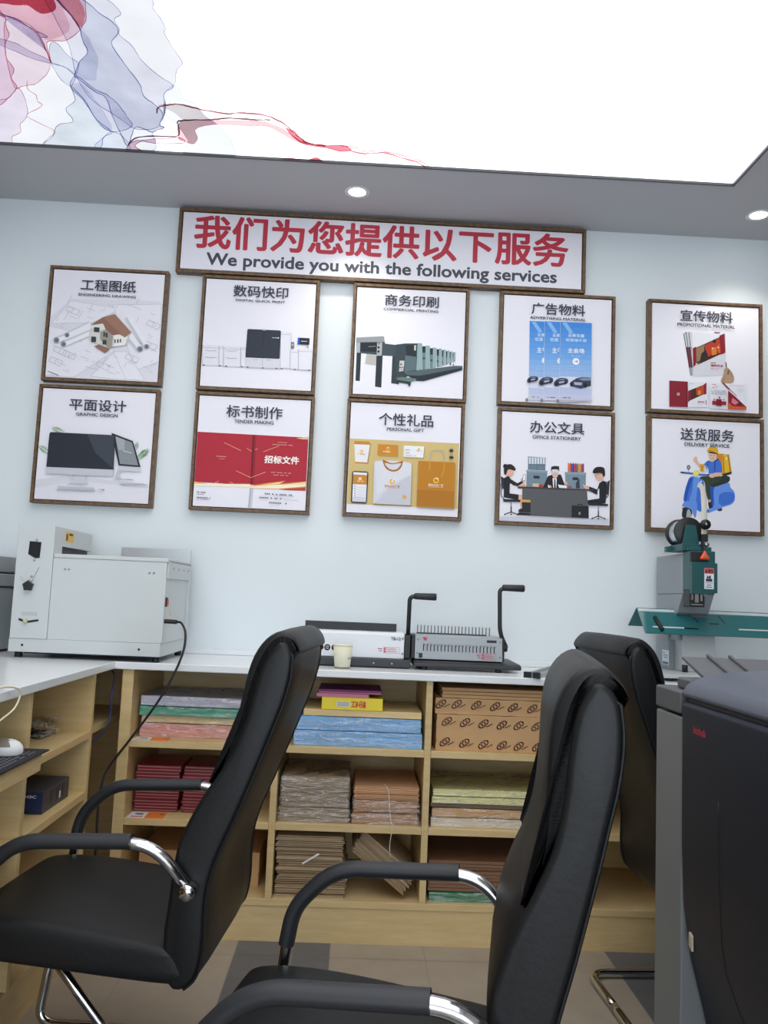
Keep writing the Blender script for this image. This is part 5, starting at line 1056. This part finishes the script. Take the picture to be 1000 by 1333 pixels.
# pale spring arm with its guide wheel
ar = MB()
pth = [(1.328, 1.48), (1.329, 1.60), (1.327, 1.65), (1.324, 1.690), (1.316, 1.708), (1.304, 1.715)]
cpts = catmull([(a, -0.345, b) for a, b in pth], 5)
ar.tube(cpts, 0.011, 0.0022, side=(1, 0, 0.15), seg=10)
ar.build('spring_arm', M('pale_nylon', (214, 212, 200), 0.5), sm_)
MB().lathe([(0.0001, -0.012), (0.006, -0.012), (0.006, -0.009), (0.019, -0.008), (0.020, -0.004), (0.018, 0.0), (0.020, 0.003), (0.019, 0.006), (0.0001, 0.006)], (1.3265, -0.362, 1.556), 'y', seg=26).build('guide_wheel', BLACK, sm_)
MB().lathe([(0.0001, -0.014), (0.005, -0.0135), (0.005, -0.011)], (1.3265, -0.362, 1.556), 'y', seg=12).build('wheel_screw', STEEL, sm_)
MB().box(1.316, 1.341, -0.356, -0.334, 1.490, 1.520).build('arm_clamp', BLACK, sm_, bevel=0.003)
MB().lathe([(0.0001, -0.01), (0.009, -0.01), (0.0095, 0)], (1.334, -0.352, 1.478), 'y', seg=16).build('steel_nut', STEEL, sm_)
MB().box(1.309, 1.318, -0.372, -0.36, 1.452, 1.505).build('feed_lever', BLACK, sm_)
MB().box(1.255, 1.350, -0.365, -0.305, 1.4525, 1.468).build('head_step', GREEN, sm_, bevel=0.002)
for o in set(COL.objects)-HB0:
    if o.parent == sm_: o.location.x -= 0.026
# saddle table
tb = MB(); t_ = 0.004
tb.prism([(-0.200, 1.220), (-0.306, 1.124), (-0.308, 1.127), (-0.203, 1.2235), (-0.197, 1.2235), (-0.096, 1.150), (-0.098, 1.147)], 'x', 1.087, 1.700)
tbl = tb.build('saddle_table', M('teal_enamel', (44, 108, 112), 0.3, noise=0.03), sm_, bevel=0.0008)
def slope(x, s, lift=0.0):
    """a point of the table's front slope: s = 0 at the ridge, 1 at the lower edge"""
    return Vector((x, -0.2030-0.1050*s-lift*0.68, 1.2235-0.0965*s+lift*0.73))
def slope_quad(mb, x0, s0, x1, s1, sk=0, lift=0.0008):
    mb.faces([slope(x0, s0, lift), slope(x1, s0, lift), slope(x1+sk, s1, lift), slope(x0+sk, s1, lift)], [(0, 1, 2, 3)])
m = MB(); m.flat = True; slope_quad(m, 1.09, 0.04, 1.699, 0.15); m.build('ruler_strip', M('ruler_white', (206, 214, 216), 0.4), tbl)
m = MB(); m.flat = True
for q in range(118): slope_quad(m, 1.095+q*0.005, 0.10 if q % 2 else 0.075, 1.0958+q*0.005, 0.15, lift=0.0012)
m.build('ruler_tick_print', M('dark_ink', (50, 52, 60), 0.5), tbl)
for q in ((1.124, 0.73, 1.25, 0.78), (1.47, 0.70, 1.66, 0.75)):
    m = MB(); m.flat = True; slope_quad(m, *q); m.build('through_slot', M('slot_white', (206, 212, 212), 0.5), tbl)
for q in ((1.25, 0.74, 1.307, 0.79), (1.360, 0.52, 1.398, 0.57), (1.300, 0.24, 1.305, 0.52, 0.014), (1.408, 0.22, 1.413, 0.50, 0.014)):
    m = MB(); m.flat = True; slope_quad(m, *q); m.build('dark_slot', BLACK, tbl)
for x, s0, s1 in ((1.144, 0.42, 0.92), (1.642, 0.34, 0.60)):
    a, b = slope(x, s0, 0.008), slope(x+0.012, s1, 0.008); MB().tube([a, (a+b)/2, b], 0.0075, 0.008, side=(1, 0, 0), seg=12).build('clamp_knob', BLACK, tbl)
m = MB(); m.prism([(-0.1498, 1.10), (-0.235, 1.10), (-0.235, 1.135), (-0.205, 1.205), (-0.1498, 1.175)], 'x', 1.245, 1.256); m.build('table_support', GREY, sm_)
m = MB(); m.box(1.2345, 1.2365, -0.16, -0.09, 0.995, 1.055); m.build('data_plate', M('label_white', (226, 230, 238), 0.5), sm_)
m = MB(); m.flat = True
for z, a, b in ((1.043, -0.12, -0.10), (1.033, -0.15, -0.10), (1.024, -0.15, -0.11)): m.faces([(1.2342, a, z), (1.2342, b, z), (1.2342, b, z+0.003), (1.2342, a, z+0.003)], [(0, 1, 2, 3)])
m.faces([(1.2342, -0.158, 0.998), (1.2342, -0.095, 0.998), (1.2342, -0.095, 1.008), (1.2342, -0.158, 1.008)], [(0, 1, 2, 3)])
m.build('plate_print', M('grey_scale_ink', (110, 114, 120), 0.6), sm_)

# ------------------------------------------------------------------ things on the shelves
def wobble_box(x0, x1, y0, y1, z0, z1, a=0.002, seed=1, nx=12, nz=3):
    """a soft wrapped block whose sides are not quite flat"""
    r = random.Random(seed); m = MB(); ny = 6
    bm = m.bm
    bmesh.ops.create_cube(bm, size=1.0)
    bmesh.ops.subdivide_edges(bm, edges=bm.edges[:], cuts=7, use_grid_fill=True)
    for v in bm.verts:
        v.co = Vector((x0+(v.co.x+.5)*(x1-x0), y0+(v.co.y+.5)*(y1-y0), z0+(v.co.z+.5)*(z1-z0)))
    for v in bm.verts:
        bot = abs(v.co.z-z0) < 1e-4; topp = abs(v.co.z-z1) < 1e-4
        v.co.x += r.uniform(-a, a)*.8; v.co.y += r.uniform(-a, a)
        if not bot: v.co.z -= r.uniform(0, a) if not topp else r.uniform(0, a*1.3)
    return m
def sheets(x0, x1, y0, y1, z0, z1, n, jit=0.002, seed=1, mi=0):
    """n thin flat sheets or folders stacked, each a little out of line"""
    r = random.Random(seed); m = MB(); h = (z1-z0)/n
    for k in range(n):
        dx, dy = r.uniform(-jit, jit), r.uniform(-jit*1.5, jit*1.5)
        m.box(x0+jit+dx, x1-jit+dx, y0+dy, y1+dy, z0+h*k, z0+h*(k+.86), mi)
    return m
ZA, ZB, ZC_ = 0.6752, 0.4052, 0.1452
def pack(name, label, cat, mat, x0, x1, y0, y1, z0, z1, group=None, wrap=True, seed=1, n=None, a=0.002, wrapmat=None, part_name='paper'):
    t = thing(name, label, cat, ((x0+x1)/2, (y0+y1)/2, z0), group=group)
    g = 0.002 if wrap else 0.0
    if n: sheets(x0+g, x1-g, y0+g, y1-g, z0+0.0002, z1-g, n, 0.0016, seed).build(part_name, mat, t)
    else: wobble_box(x0+g, x1-g, y0+g, y1-g, z0+0.0004, z1-g, 0.0008, seed).build(part_name, mat, t, smooth=True)
    if wrap: wobble_box(x0, x1, y0, y1, z0+0.0002, z1, a, seed+9).build('plastic_wrap', wrapmat or WRAP, t, smooth=True)
    return t
# first bay, top: four packs of coloured paper
g = 'coloured paper packs in the first bay'
pack('paper_pack', 'pink paper pack at the bottom of the four-pack pile in the first bay', 'paper pack', M('pink_paper', (226, 158, 146), 0.6), -0.826, -0.345, -0.388, -0.06, ZA, ZA+0.050, g, seed=2)
pack('paper_pack', 'cream paper pack between the pink and the green packs', 'paper pack', M('cream_sheet', (226, 200, 146), 0.6), -0.822, -0.348, -0.384, -0.06, ZA+0.0502, ZA+0.077, g, seed=3)
pack('paper_pack', 'green paper pack between the cream and the white packs', 'paper pack', M('green_paper', (66, 168, 138), 0.6), -0.829, -0.340, -0.396, -0.07, ZA+0.0772, ZA+0.112, g, seed=4, a=0.003)
pack('paper_pack', 'white paper pack on top of the four-pack pile in the first bay', 'paper pack', M('white_sheet', (206, 206, 222), 0.6), -0.828, -0.345, -0.390, -0.06, ZA+0.1122, ZA+0.150, g, seed=5)
# first bay, middle: two stacks of red booklets, every booklet its own thing
RB = [M('red_booklet_cover_%d' % q, c, 0.3, noise=0.08) for q, c in enumerate(((138, 30, 48), (122, 26, 42), (150, 38, 56)))]
PAGE = M('booklet_pages', (196, 150, 140), 0.7)
def booklet(label, x0, x1, y0, z0, h, mi, group):
    t = thing('booklet', label, 'booklet', ((x0+x1)/2, y0+0.11, z0), group=group)
    MB().box(x0, x1, y0, y0+0.22, z0+0.0002, z0+h*.28).box(x0, x1, y0, y0+0.22, z0+h*.68, z0+h*.96).box(x0, x1, y0+0.215, y0+0.22, z0+h*.28, z0+h*.68).build('cover', RB[mi], t)
    MB().box(x0+0.002, x1-0.002, y0+0.004, y0+0.2148, z0+h*.2801, z0+h*.6799).build('pages', PAGE, t)
    return t
for sx0, sx1, n, nm, seed in ((-0.826, -0.662, 15, 'end panel', 1), (-0.653, -0.490, 15, 'chair back', 2)):
    r = random.Random(seed); h = 0.167/n
    for k in range(n):
        lab = ('red booklet on top of the stack by the cabinet %s' if k == n-1 else 'thin red booklet within the stack by the cabinet %s') % nm
        if nm == 'chair back': lab = ('red booklet on top of the stack seen beside the chair back' if k == n-1 else 'thin red booklet within the stack seen beside the chair back')
        d = r.uniform(-0.004, 0.004); e = r.uniform(-0.006, 0.004)
        booklet(lab, sx0+d, sx1+d-0.004, -0.385+e, ZB+h*k, h, r.randrange(3), 'red booklets by the %s' % nm)
# price stickers on the first bay's shelf edges
for z, yb_, lab in ((ZA, -0.415, 'white and orange price label on the shelf under the coloured paper packs'), (ZB, -0.400, 'white and orange price label on the shelf under the red booklets')):
    t = thing('shelf_label', lab, 'label', (-0.76, -0.465, z))
    ya = -0.476; w = yb_-ya
    MB().box(-0.826, -0.767, ya, yb_, z+0.0002, z+0.0012).build('white_half', M('label_white', (226, 230, 238), 0.5), t)
    MB().box(-0.7668, -0.700, ya, yb_+0.002, z+0.0002, z+0.0012).build('orange_half', M('label_orange', (240, 128, 48), 0.5), t)
    m = MB(); m.flat = True
    for a, b, c, d in ((-0.808, .55, -0.780, .75), (-0.722, .6, -0.706, .72)): m.faces([(a, ya+w*b, z+0.0014), (c, ya+w*b, z+0.0014), (c, ya+w*d, z+0.0014), (a, ya+w*d, z+0.0014)], [(0, 1, 2, 3)])
    m.build('price_print', M('dark_ink', (50, 52, 60), 0.5), t)
    m = MB(); m.flat = True; m.faces([(-0.818, ya+w*.12, z+0.0014), (-0.775, ya+w*.12, z+0.0014), (-0.775, ya+w*.28, z+0.0014), (-0.818, ya+w*.28, z+0.0014)], [(0, 1, 2, 3)]); m.build('red_print', M('label_red', (206, 60, 60), 0.5), t)
# first bay, bottom
t = pack('kraft_parcel', 'brown kraft parcel in the bottom of the first bay', 'parcel', KRAFT, -0.80, -0.36, -0.36, -0.08, ZC_, ZC_+0.12, None, wrap=False, seed=6, part_name='paper_wrapper')

# second bay, top
BLUE = M('sky_blue_paper', (134, 188, 236), 0.55, noise=0.04)
pack('paper_pack', 'sky blue paper pack at the bottom of the pile under the yellow box', 'paper pack', BLUE, -0.252, 0.218, -0.455, -0.12, ZA, ZA+0.056, 'blue paper packs', seed=11, a=0.004)
pack('paper_pack', 'sky blue paper pack lying second in the pile under the yellow box', 'paper pack', BLUE, -0.243, 0.212, -0.45, -0.12, ZA+0.0562, ZA+0.106, 'blue paper packs', seed=12, a=0.0035)
pack('paper_pack', 'cream paper pack resting on the two sky blue packs', 'paper pack', M('cream_sheet', (226, 200, 146), 0.6), -0.22, 0.212, -0.445, -0.13, ZA+0.1062, ZA+0.130, None, seed=13, wrap=False)
yb = thing('paper_box', 'bright yellow box with upside-down red Chinese lettering on the cream pack', 'box', (-0.043, -0.34, ZA+0.1302))
z0 = ZA+0.1302
MB().box(-0.156, 0.068, -0.448, -0.25, z0, z0+0.044).build('box_body', M('bright_yellow_card', (244, 222, 44), 0.4, noise=0.03), yb, bevel=0.001)
m = MB(); m.flat = True
add_text(m, '粉红', (0.006, -0.048, z0+0.033, z0+0.009), lambda u, v: (u, -0.4484, v), 0.035); m.build('red_lettering', M('label_red', (206, 60, 60), 0.5), yb)
m = MB(); m.flat = True; m.faces([(-0.103, -0.4484, z0+0.012), (-0.052, -0.4484, z0+0.012), (-0.052, -0.4484, z0+0.030), (-0.103, -0.4484, z0+0.030)], [(0, 1, 2, 3)]); m.build('white_patch', M('label_white', (226, 230, 238), 0.5), yb)
m = MB(); m.flat = True
for q in range(3): m.faces([(-0.10, -0.4487, z0+0.015+q*0.005), (-0.056, -0.4487, z0+0.015+q*0.005), (-0.056, -0.4487, z0+0.017+q*0.005), (-0.10, -0.4487, z0+0.017+q*0.005)], [(0, 1, 2, 3)])
m.build('fine_print', M('grey_scale_ink', (110, 114, 120), 0.6), yb)
z0 += 0.0442
t = thing('paper_box', 'flat pink box lying on the yellow box', 'box', (-0.08, -0.33, z0)); MB().box(-0.176, 0.016, -0.440, -0.23, z0, z0+0.013).build('box_body', M('mauve_pink_card', (206, 126, 160), 0.5), t, bevel=0.001)
t = thing('paper_box', 'flat purple box on top of the pink and yellow boxes', 'box', (-0.06, -0.33, z0+0.0132)); MB().box(-0.170, 0.062, -0.437, -0.22, z0+0.0132, z0+0.027).build('box_body', M('plum_card', (122, 44, 104), 0.5), t, bevel=0.001)
m = MB(); m.box(-0.168, 0.060, -0.4378, -0.4371, z0+0.0150, z0+0.0180); m.build('pink_edge', M('mauve_pink_card', (206, 126, 160), 0.5), t)
# second bay, middle: wrapped kraft folders
def folder_pack(label, x0, x1, y0, y1, z0, z1, mat, n, group, seed, wrap=True):
    t = thing('folder_pack', label, 'folder pack', ((x0+x1)/2, (y0+y1)/2, z0), group=group)
    r = random.Random(seed); h = (z1-z0-0.003)/n
    for k in range(n):
        dx, dy = r.uniform(-0.003, 0.003), r.uniform(-0.007, 0.004)
        m = MB(); zz = z0+0.0012+h*k
        m.box(x0+0.006+dx, x1-0.006+dx, y0+0.008+dy, y1-0.006+dy, zz, zz+h*.42).box(x0+0.006+dx, x1-0.006+dx, y0+0.010+dy, y1-0.008+dy, zz+h*.56, zz+h*.95)
        m.box(x0+0.006+dx, x0+0.009+dx, y0+0.010+dy, y1-0.008+dy, zz+h*.3, zz+h*.7)
        m.build('folder', mat, t)
    if wrap: wobble_box(x0, x1, y0, y1, z0+0.0002, z1, 0.003, seed+30).build('plastic_wrap', WRAP, t, smooth=True)
    return t
folder_pack('grey-brown kraft folder pack lying lower, behind the chair arm and beside orange folders', -0.296, -0.034, -0.455, -0.12, ZB, ZB+0.052, KRAFTG, 8, 'wrapped grey-brown folders', 41)
folder_pack('tall grey-brown kraft folder pack in plastic beside the orange folders', -0.290, -0.038, -0.450, -0.12, ZB+0.0522, ZB+0.160, KRAFTG, 17, 'wrapped grey-brown folders', 42)
folder_pack('orange-brown folder pack in plastic at the bottom of its pile', -0.030, 0.218, -0.455, -0.12, ZB, ZB+0.040, KRAFTO, 6, 'orange-brown folders', 43)
folder_pack('orange-brown folder pack in shiny plastic under the loose orange folders', -0.026, 0.216, -0.450, -0.12, ZB+0.0402, ZB+0.085, KRAFTO, 7, 'orange-brown folders', 44)
zz = ZB+0.0855
for k in range(6):
    t = thing('folder', ('top loose orange-brown folder on the plastic-wrapped folder pack' if k == 5 else 'loose orange-brown folder under the topmost one on the wrapped pack'), 'folder', (0.095, -0.29, zz), group='loose orange-brown folders')
    d = random.uniform(-0.004, 0.004); h = 0.0074
    MB().box(-0.022+d, 0.212+d, -0.446+d, -0.13, zz, zz+h*.4).box(-0.022+d, 0.212+d, -0.446+d, -0.13, zz+h*.6, zz+h*.97).box(-0.022+d, -0.019+d, -0.446+d, -0.13, zz+h*.4, zz+h*.6).build('cover', KRAFTO, t)
    zz += h
st_ = MB().tube(catmull([(0.085, -0.40, ZB+0.1315), (0.097, -0.452, ZB+0.130), (0.104, -0.462, ZB+0.10), (0.112, -0.470, ZB+0.03), (0.118, -0.486, ZB-0.005), (0.112, -0.487, 0.345), (0.116, -0.486, 0.302)], 6), 0.0012, seg=6).build('string', M('white_string', (226, 222, 212), 0.8))
tag(st_, 'thin white string hanging from the orange folders over the shelf edge', 'string')
# second bay, bottom: loose kraft bags
def bag_pack(label, x0, x1, y0, z0, z1, n, seed, group, rot=None):
    t = thing('kraft_bag_bundle', label, 'paper bags', ((x0+x1)/2, y0+0.15, z0), group=group)
    r = random.Random(seed); h = (z1-z0)/n
    for k in range(n):
        dx, dy = r.uniform(-0.006, 0.006), r.uniform(-0.012, 0.004); zz = z0+h*k
        w0, w1 = r.uniform(0, 0.001), r.uniform(0, 0.001)
        m = MB(); m.box(x0+dx, x1+dx, y0+dy, y0+0.30+dy, zz+0.0002, zz+h*.36).box(x0+dx+0.003, x1+dx-0.002, y0+dy+0.006, y0+0.29+dy, zz+h*.46, zz+h*.92).box(x0+dx+0.002, x0+dx+0.005, y0+dy+.006, y0+.28+dy, zz+h*.2, zz+h*.8)
        m.build('paper_bag', KRAFTG if r.random() < .6 else M('brown_kraft_bag', (164, 136, 102), 0.75, noise=0.08, scale=25), t)
    return t
bag_pack('kraft paper bag bundle at the bottom of the untied stack', -0.292, -0.040, -0.455, ZC_, ZC_+0.072, 9, 51, 'kraft bag bundles')
bag_pack('kraft paper bag bundle in the middle of the untied stack, ragged edges', -0.286, -0.048, -0.450, ZC_+0.0724, ZC_+0.140, 9, 52, 'kraft bag bundles')
bag_pack('kraft paper bag bundle on top of the untied stack, with a white tag', -0.292, -0.052, -0.452, ZC_+0.1404, ZC_+0.212, 10, 53, 'kraft bag bundles')
tg = MB().prism([(-0.199, 0.268), (-0.194, 0.264), (-0.136, 0.300), (-0.141, 0.304)], 'y', -0.4725, -0.4715).build('paper_tag', M('white_sheet_tag', (230, 230, 228), 0.6)); tag(tg, 'small white paper tag sticking out of the kraft bag stack', 'tag')
lb_ = bag_pack('bundle of kraft paper bags leaning diagonally in the bottom cell', -0.12, 0.12, -0.15, 0.0, 0.080, 13, 54, 'kraft bag bundles')
lb_.location = (0.070, -0.30, 0.240); lb_.rotation_euler = (0, math.radians(38), 0)

# third bay, top: logo-wrapped kraft reams
def ream(label, x0, x1, y0, y1, z0, z1, seed, logos):
    t = thing('kraft_ream', label, 'paper ream', ((x0+x1)/2, (y0+y1)/2, z0), group='kraft-wrapped reams')
    wobble_box(x0, x1, y0, y1, z0+0.0004, z1, 0.0018, seed).build('paper_wrapper', KRAFT, t, smooth=True)
    m = MB(); m.flat = True
    def ell(cx, cz, a, b, ang, w):
        n = 18
        for k in range(n):
            A0, A1 = 2*PI*k/n, 2*PI*(k+1)/n
            P = []
            for (aa, rr) in ((A0, 1), (A1, 1), (A1, 1-w), (A0, 1-w)):
                ex, ez = a*rr*math.cos(aa), b*rr*math.sin(aa)
                P.append((cx+ex*math.cos(ang)-ez*math.sin(ang), y0-0.0022, cz+ex*math.sin(ang)+ez*math.cos(ang)))
            m.faces(P, [(0, 1, 2, 3)])
    for cx, cz in logos:
        ang = math.radians(38)
        for q in (-1, 0, 1): ell(cx+q*0.0125*math.cos(ang), cz+q*0.0125*math.sin(ang), 0.0065, 0.0095, ang, 0.32)
        ell(cx, cz, 0.0225, 0.0115, ang, 0.16)
        p = Vector((cx+0.012, y0-0.0022, cz-0.012)); m.faces([p, p+Vector((0.022, 0, 0.012)), p+Vector((0.021, 0, 0.0145)), p+Vector((-0.001, 0, 0.0025))], [(0, 1, 2, 3)])
    m.build('logo_print', M('dark_brown_ink', (74, 34, 34), 0.7), t)
ream('large kraft-wrapped ream with dark brown ring logos, lowest in the third bay', 0.268, 0.752, -0.450, -0.10, ZA, ZA+0.130, 61, [(0.305, ZA+0.104), (0.372, ZA+0.102), (0.440, ZA+0.100), (0.508, ZA+0.098), (0.570, ZA+0.098), (0.636, ZA+0.097), (0.70, ZA+0.096), (0.300, ZA+0.030), (0.372, ZA+0.028), (0.442, ZA+0.026), (0.510, ZA+0.025), (0.572, ZA+0.024), (0.640, ZA+0.024), (0.704, ZA+0.024)])
ream('thinner kraft-wrapped ream with ring logos on top of the large ream', 0.262, 0.752, -0.445, -0.10, ZA+0.1302, ZA+0.188, 62, [(0.282, ZA+0.165), (0.340, ZA+0.166), (0.412, ZA+0.165), (0.482, ZA+0.163), (0.548, ZA+0.162), (0.620, ZA+0.160), (0.69, ZA+0.160)])
pack('kraft_board', 'plain kraft board pack lying on the ring-logo reams', 'board pack', KRAFT, 0.285, 0.750, -0.44, -0.10, ZA+0.1885, ZA+0.226, None, wrap=False, seed=63, n=3, part_name='board')
# third bay, middle
pack('paper_pack', 'clear-wrapped white and tan paper pack at the bottom of the yellow pile', 'paper pack', M('pale_tan_sheet', (224, 212, 190), 0.55), 0.258, 0.748, -0.455, -0.11, ZB, ZB+0.034, None, seed=71, a=0.003)
pack('paper_pack', 'tan paper pack between the white-wrapped and the yellow packs', 'paper pack', M('tan_sheet', (214, 168, 106), 0.6), 0.262, 0.748, -0.45, -0.11, ZB+0.0342, ZB+0.066, None, seed=72)
pack('paper_pack', 'dark grey board pack just under the yellow packs', 'paper pack', M('brown_grey_board', (124, 108, 92), 0.6), 0.258, 0.750, -0.44, -0.12, ZB+0.0662, ZB+0.082, None, seed=73, wrap=False)
YEL = M('pale_yellow_paper', (232, 227, 160), 0.6, noise=0.04)
pack('paper_pack', 'pale yellow paper pack under another yellow pack in the third bay', 'paper pack', YEL, 0.260, 0.745, -0.452, -0.12, ZB+0.0822, ZB+0.106, 'yellow paper packs', seed=74)
pack('paper_pack', 'pale yellow paper pack topmost in its pile in the third bay', 'paper pack', YEL, 0.264, 0.742, -0.44, -0.12, ZB+0.1062, ZB+0.132, 'yellow paper packs', seed=75)
# third bay, bottom
pack('paper_pack', 'dark green paper pack flat on the bottom board', 'paper pack', M('emerald_paper', (40, 128, 84), 0.5), 0.262, 0.735, -0.455, -0.11, ZC_, ZC_+0.034, None, seed=81, a=0.003)
BRD = M('brown_board', (134, 98, 74), 0.7, noise=0.06)
for k in range(3):
    pack('board_pack', ('brown board pack topmost over the green pack', 'brown board pack in the middle over the green pack', 'brown board pack directly on the green pack')[2-k], 'board pack', BRD, 0.257, 0.750, -0.445+0.01*k, -0.10, ZC_+0.0345+0.034*k, ZC_+0.068+0.034*k, 'brown board packs', wrap=False, seed=82+k, n=3, part_name='board')

# side cabinet: boxed network device, plastic bag, cables, mouse
nw = thing('network_box', 'dark blue and charcoal network device on the lower side shelf', 'network device', (-1.04, -0.86, 0.5352))
MB().box(-1.13, -0.952, -0.972, -0.745, 0.5352, 0.600).build('casing', M('charcoal_steel', (58, 62, 70), 0.45), nw, bevel=0.002)
MB().box(-1.129, -0.953, -0.9745, -0.9722, 0.5362, 0.5990).build('front_panel', M('deep_blue_panel', (32, 46, 84), 0.4), nw)
m = MB(); m.flat = True; add_text(m, 'H3C', (-1.005, -0.972, 0.582, 0.590), lambda u, v: (u, -0.9749, v), 0.03); m.build('lettering', M('white_ink', (232, 232, 236), 0.5), nw)
for yy in (-0.90, -0.85, -0.80):
    for r in range(6):
        z = 0.548+r*0.0075; MB().prism([(yy-0.010, z), (yy+0.010, z+0.001), (yy+0.010, z+0.0045), (yy-0.010, z+0.0035)], 'x', -0.9526, -0.9514).build('vent_slot', BLACK, nw)
MB().box(-0.9522, -0.9512, -0.832, -0.822, 0.552, 0.572).build('paper_strip', M('label_white', (226, 230, 238), 0.5), nw)
bg = thing('plastic_bag', 'clear plastic bag of dark small parts on the side shelf', 'bag', (-1.05, -0.80, 0.7322))
m = MB(); r = random.Random(3)
for q in range(7):
    x, y = -1.075+r.uniform(0, .05), -0.83+r.uniform(0, .08); m.lathe([(0.0001, 0), (0.016, 0.002), (0.018, 0.010), (0.010, 0.018), (0.0001, 0.02)], (x, y, 0.7326), seg=9)
m.build('dark_parts', BLACK, bg)
wobble_box(-1.105, -1.01, -0.86, -0.725, 0.7345, 0.785, 0.008, 4).build('bag_film', WRAP2, bg, smooth=True)
bc = MB().tube(catmull([(-1.0, -0.30, 0.92), (-0.93, -0.40, 0.90), (-0.905, -0.50, 0.84), (-0.902, -0.505, 0.78), (-0.908, -0.51, 0.73), (-0.935, -0.515, 0.688), (-0.965, -0.52, 0.66), (-1.02, -0.53, 0.62), (-1.05, -0.53, 0.45), (-1.05, -0.53, 0.15)], 6), 0.0024, seg=8).build('network_cable', M('blue_cable', (40, 58, 128), 0.5)); tag(bc, 'thin dark blue cable hanging in the dark corner between the cabinets', 'cable')
wc = MB().tube(catmull([(-1.25, -1.75, CT+0.003), (-1.05, -1.60, CT+0.004), (-0.93, -1.49, CT+0.006), (-0.897, -1.445, CT+0.010), (-0.884, -1.405, CT+0.0), (-0.883, -1.395, 0.932), (-0.884, -1.425, 0.905), (-0.888, -1.50, 0.885), (-0.90, -1.60, 0.85), (-0.93, -1.66, 0.80), (-0.97, -1.66, 0.786)], 6), 0.0026, seg=8).build('mouse_cable', M('ivory_cable', (214, 202, 176), 0.5)); tag(wc, 'ivory cable looping over the counter edge towards the mouse tray', 'cable')
ZP = 0.7782
mp_ = thing('mouse_pad', 'black mouse pad with small grey lettering on the pull-out tray', 'mouse pad', (-0.95, -1.42, ZP))
MB().box(-1.10, -0.842, -1.62, -1.268, ZP, ZP+0.004).build('pad', M('black_cloth_pad', (26, 27, 34), 0.8), mp_, bevel=0.001)
m = MB(); m.flat = True; r = random.Random(9)
for row in range(4):
    y = -1.33-row*0.0; x = -0.862-row*0.014
    for q in range(16):
        yy = -1.31-q*0.017
        if r.random() < .8: m.faces([(x, yy, ZP+0.0043), (x-0.006, yy, ZP+0.0043), (x-0.006, yy-0.011, ZP+0.0043), (x, yy-0.011, ZP+0.0043)], [(0, 3, 2, 1)])
m.build('pad_print', M('grey_pad_ink', (120, 122, 132), 0.7), mp_)
ms = thing('computer_mouse', 'white and grey computer mouse on the black pad', 'mouse', (-0.932, -1.365, ZP+0.0044))
def mouse_half(z0, z1, s0, s1):
    m = MB(); N = 12; rings = []
    for i in range(N+1):
        f = i/N; zz = z0+(z1-z0)*f; sc = s0+(s1-s0)*f
        rings.append((zz, sc))
    return rings
m = MB(); rg = []
for zz, sc in ((0.0, 0.92), (0.004, 1.0), (0.014, 1.02), (0.023, 0.97), (0.031, 0.84), (0.037, 0.62), (0.040, 0.32), (0.0405, 0.02)):
    rg.append([m.bm.verts.new((-0.932+0.056*sc*math.cos(2*PI*k/28)+0.006*(1-sc), -1.365+0.031*sc*math.sin(2*PI*k/28), ZP+0.0046+zz)) for k in range(28)])
for a, b in zip(rg, rg[1:]):
    for k in range(28):
        f = m.bm.faces.new((a[k], a[(k+1) % 28], b[(k+1) % 28], b[k])); f.material_index = 1 if ((a[0].co.z > ZP+0.024 and a[k].co.x < -0.905)) else 0
m.bm.faces.new(rg[0][::-1]); m.bm.faces.new(rg[-1])
m.build('shell', [M('white_mouse_plastic', (226, 228, 230), 0.35), M('warm_grey_mouse_top', (128, 120, 108), 0.4)], ms, smooth=True, angle=1.2)
MB().lathe([(0.006, -0.003), (0.007, 0), (0.006, 0.003)], (-0.960, -1.365, ZP+0.038), 'y', seg=16).build('scroll_wheel', BLACK, ms)
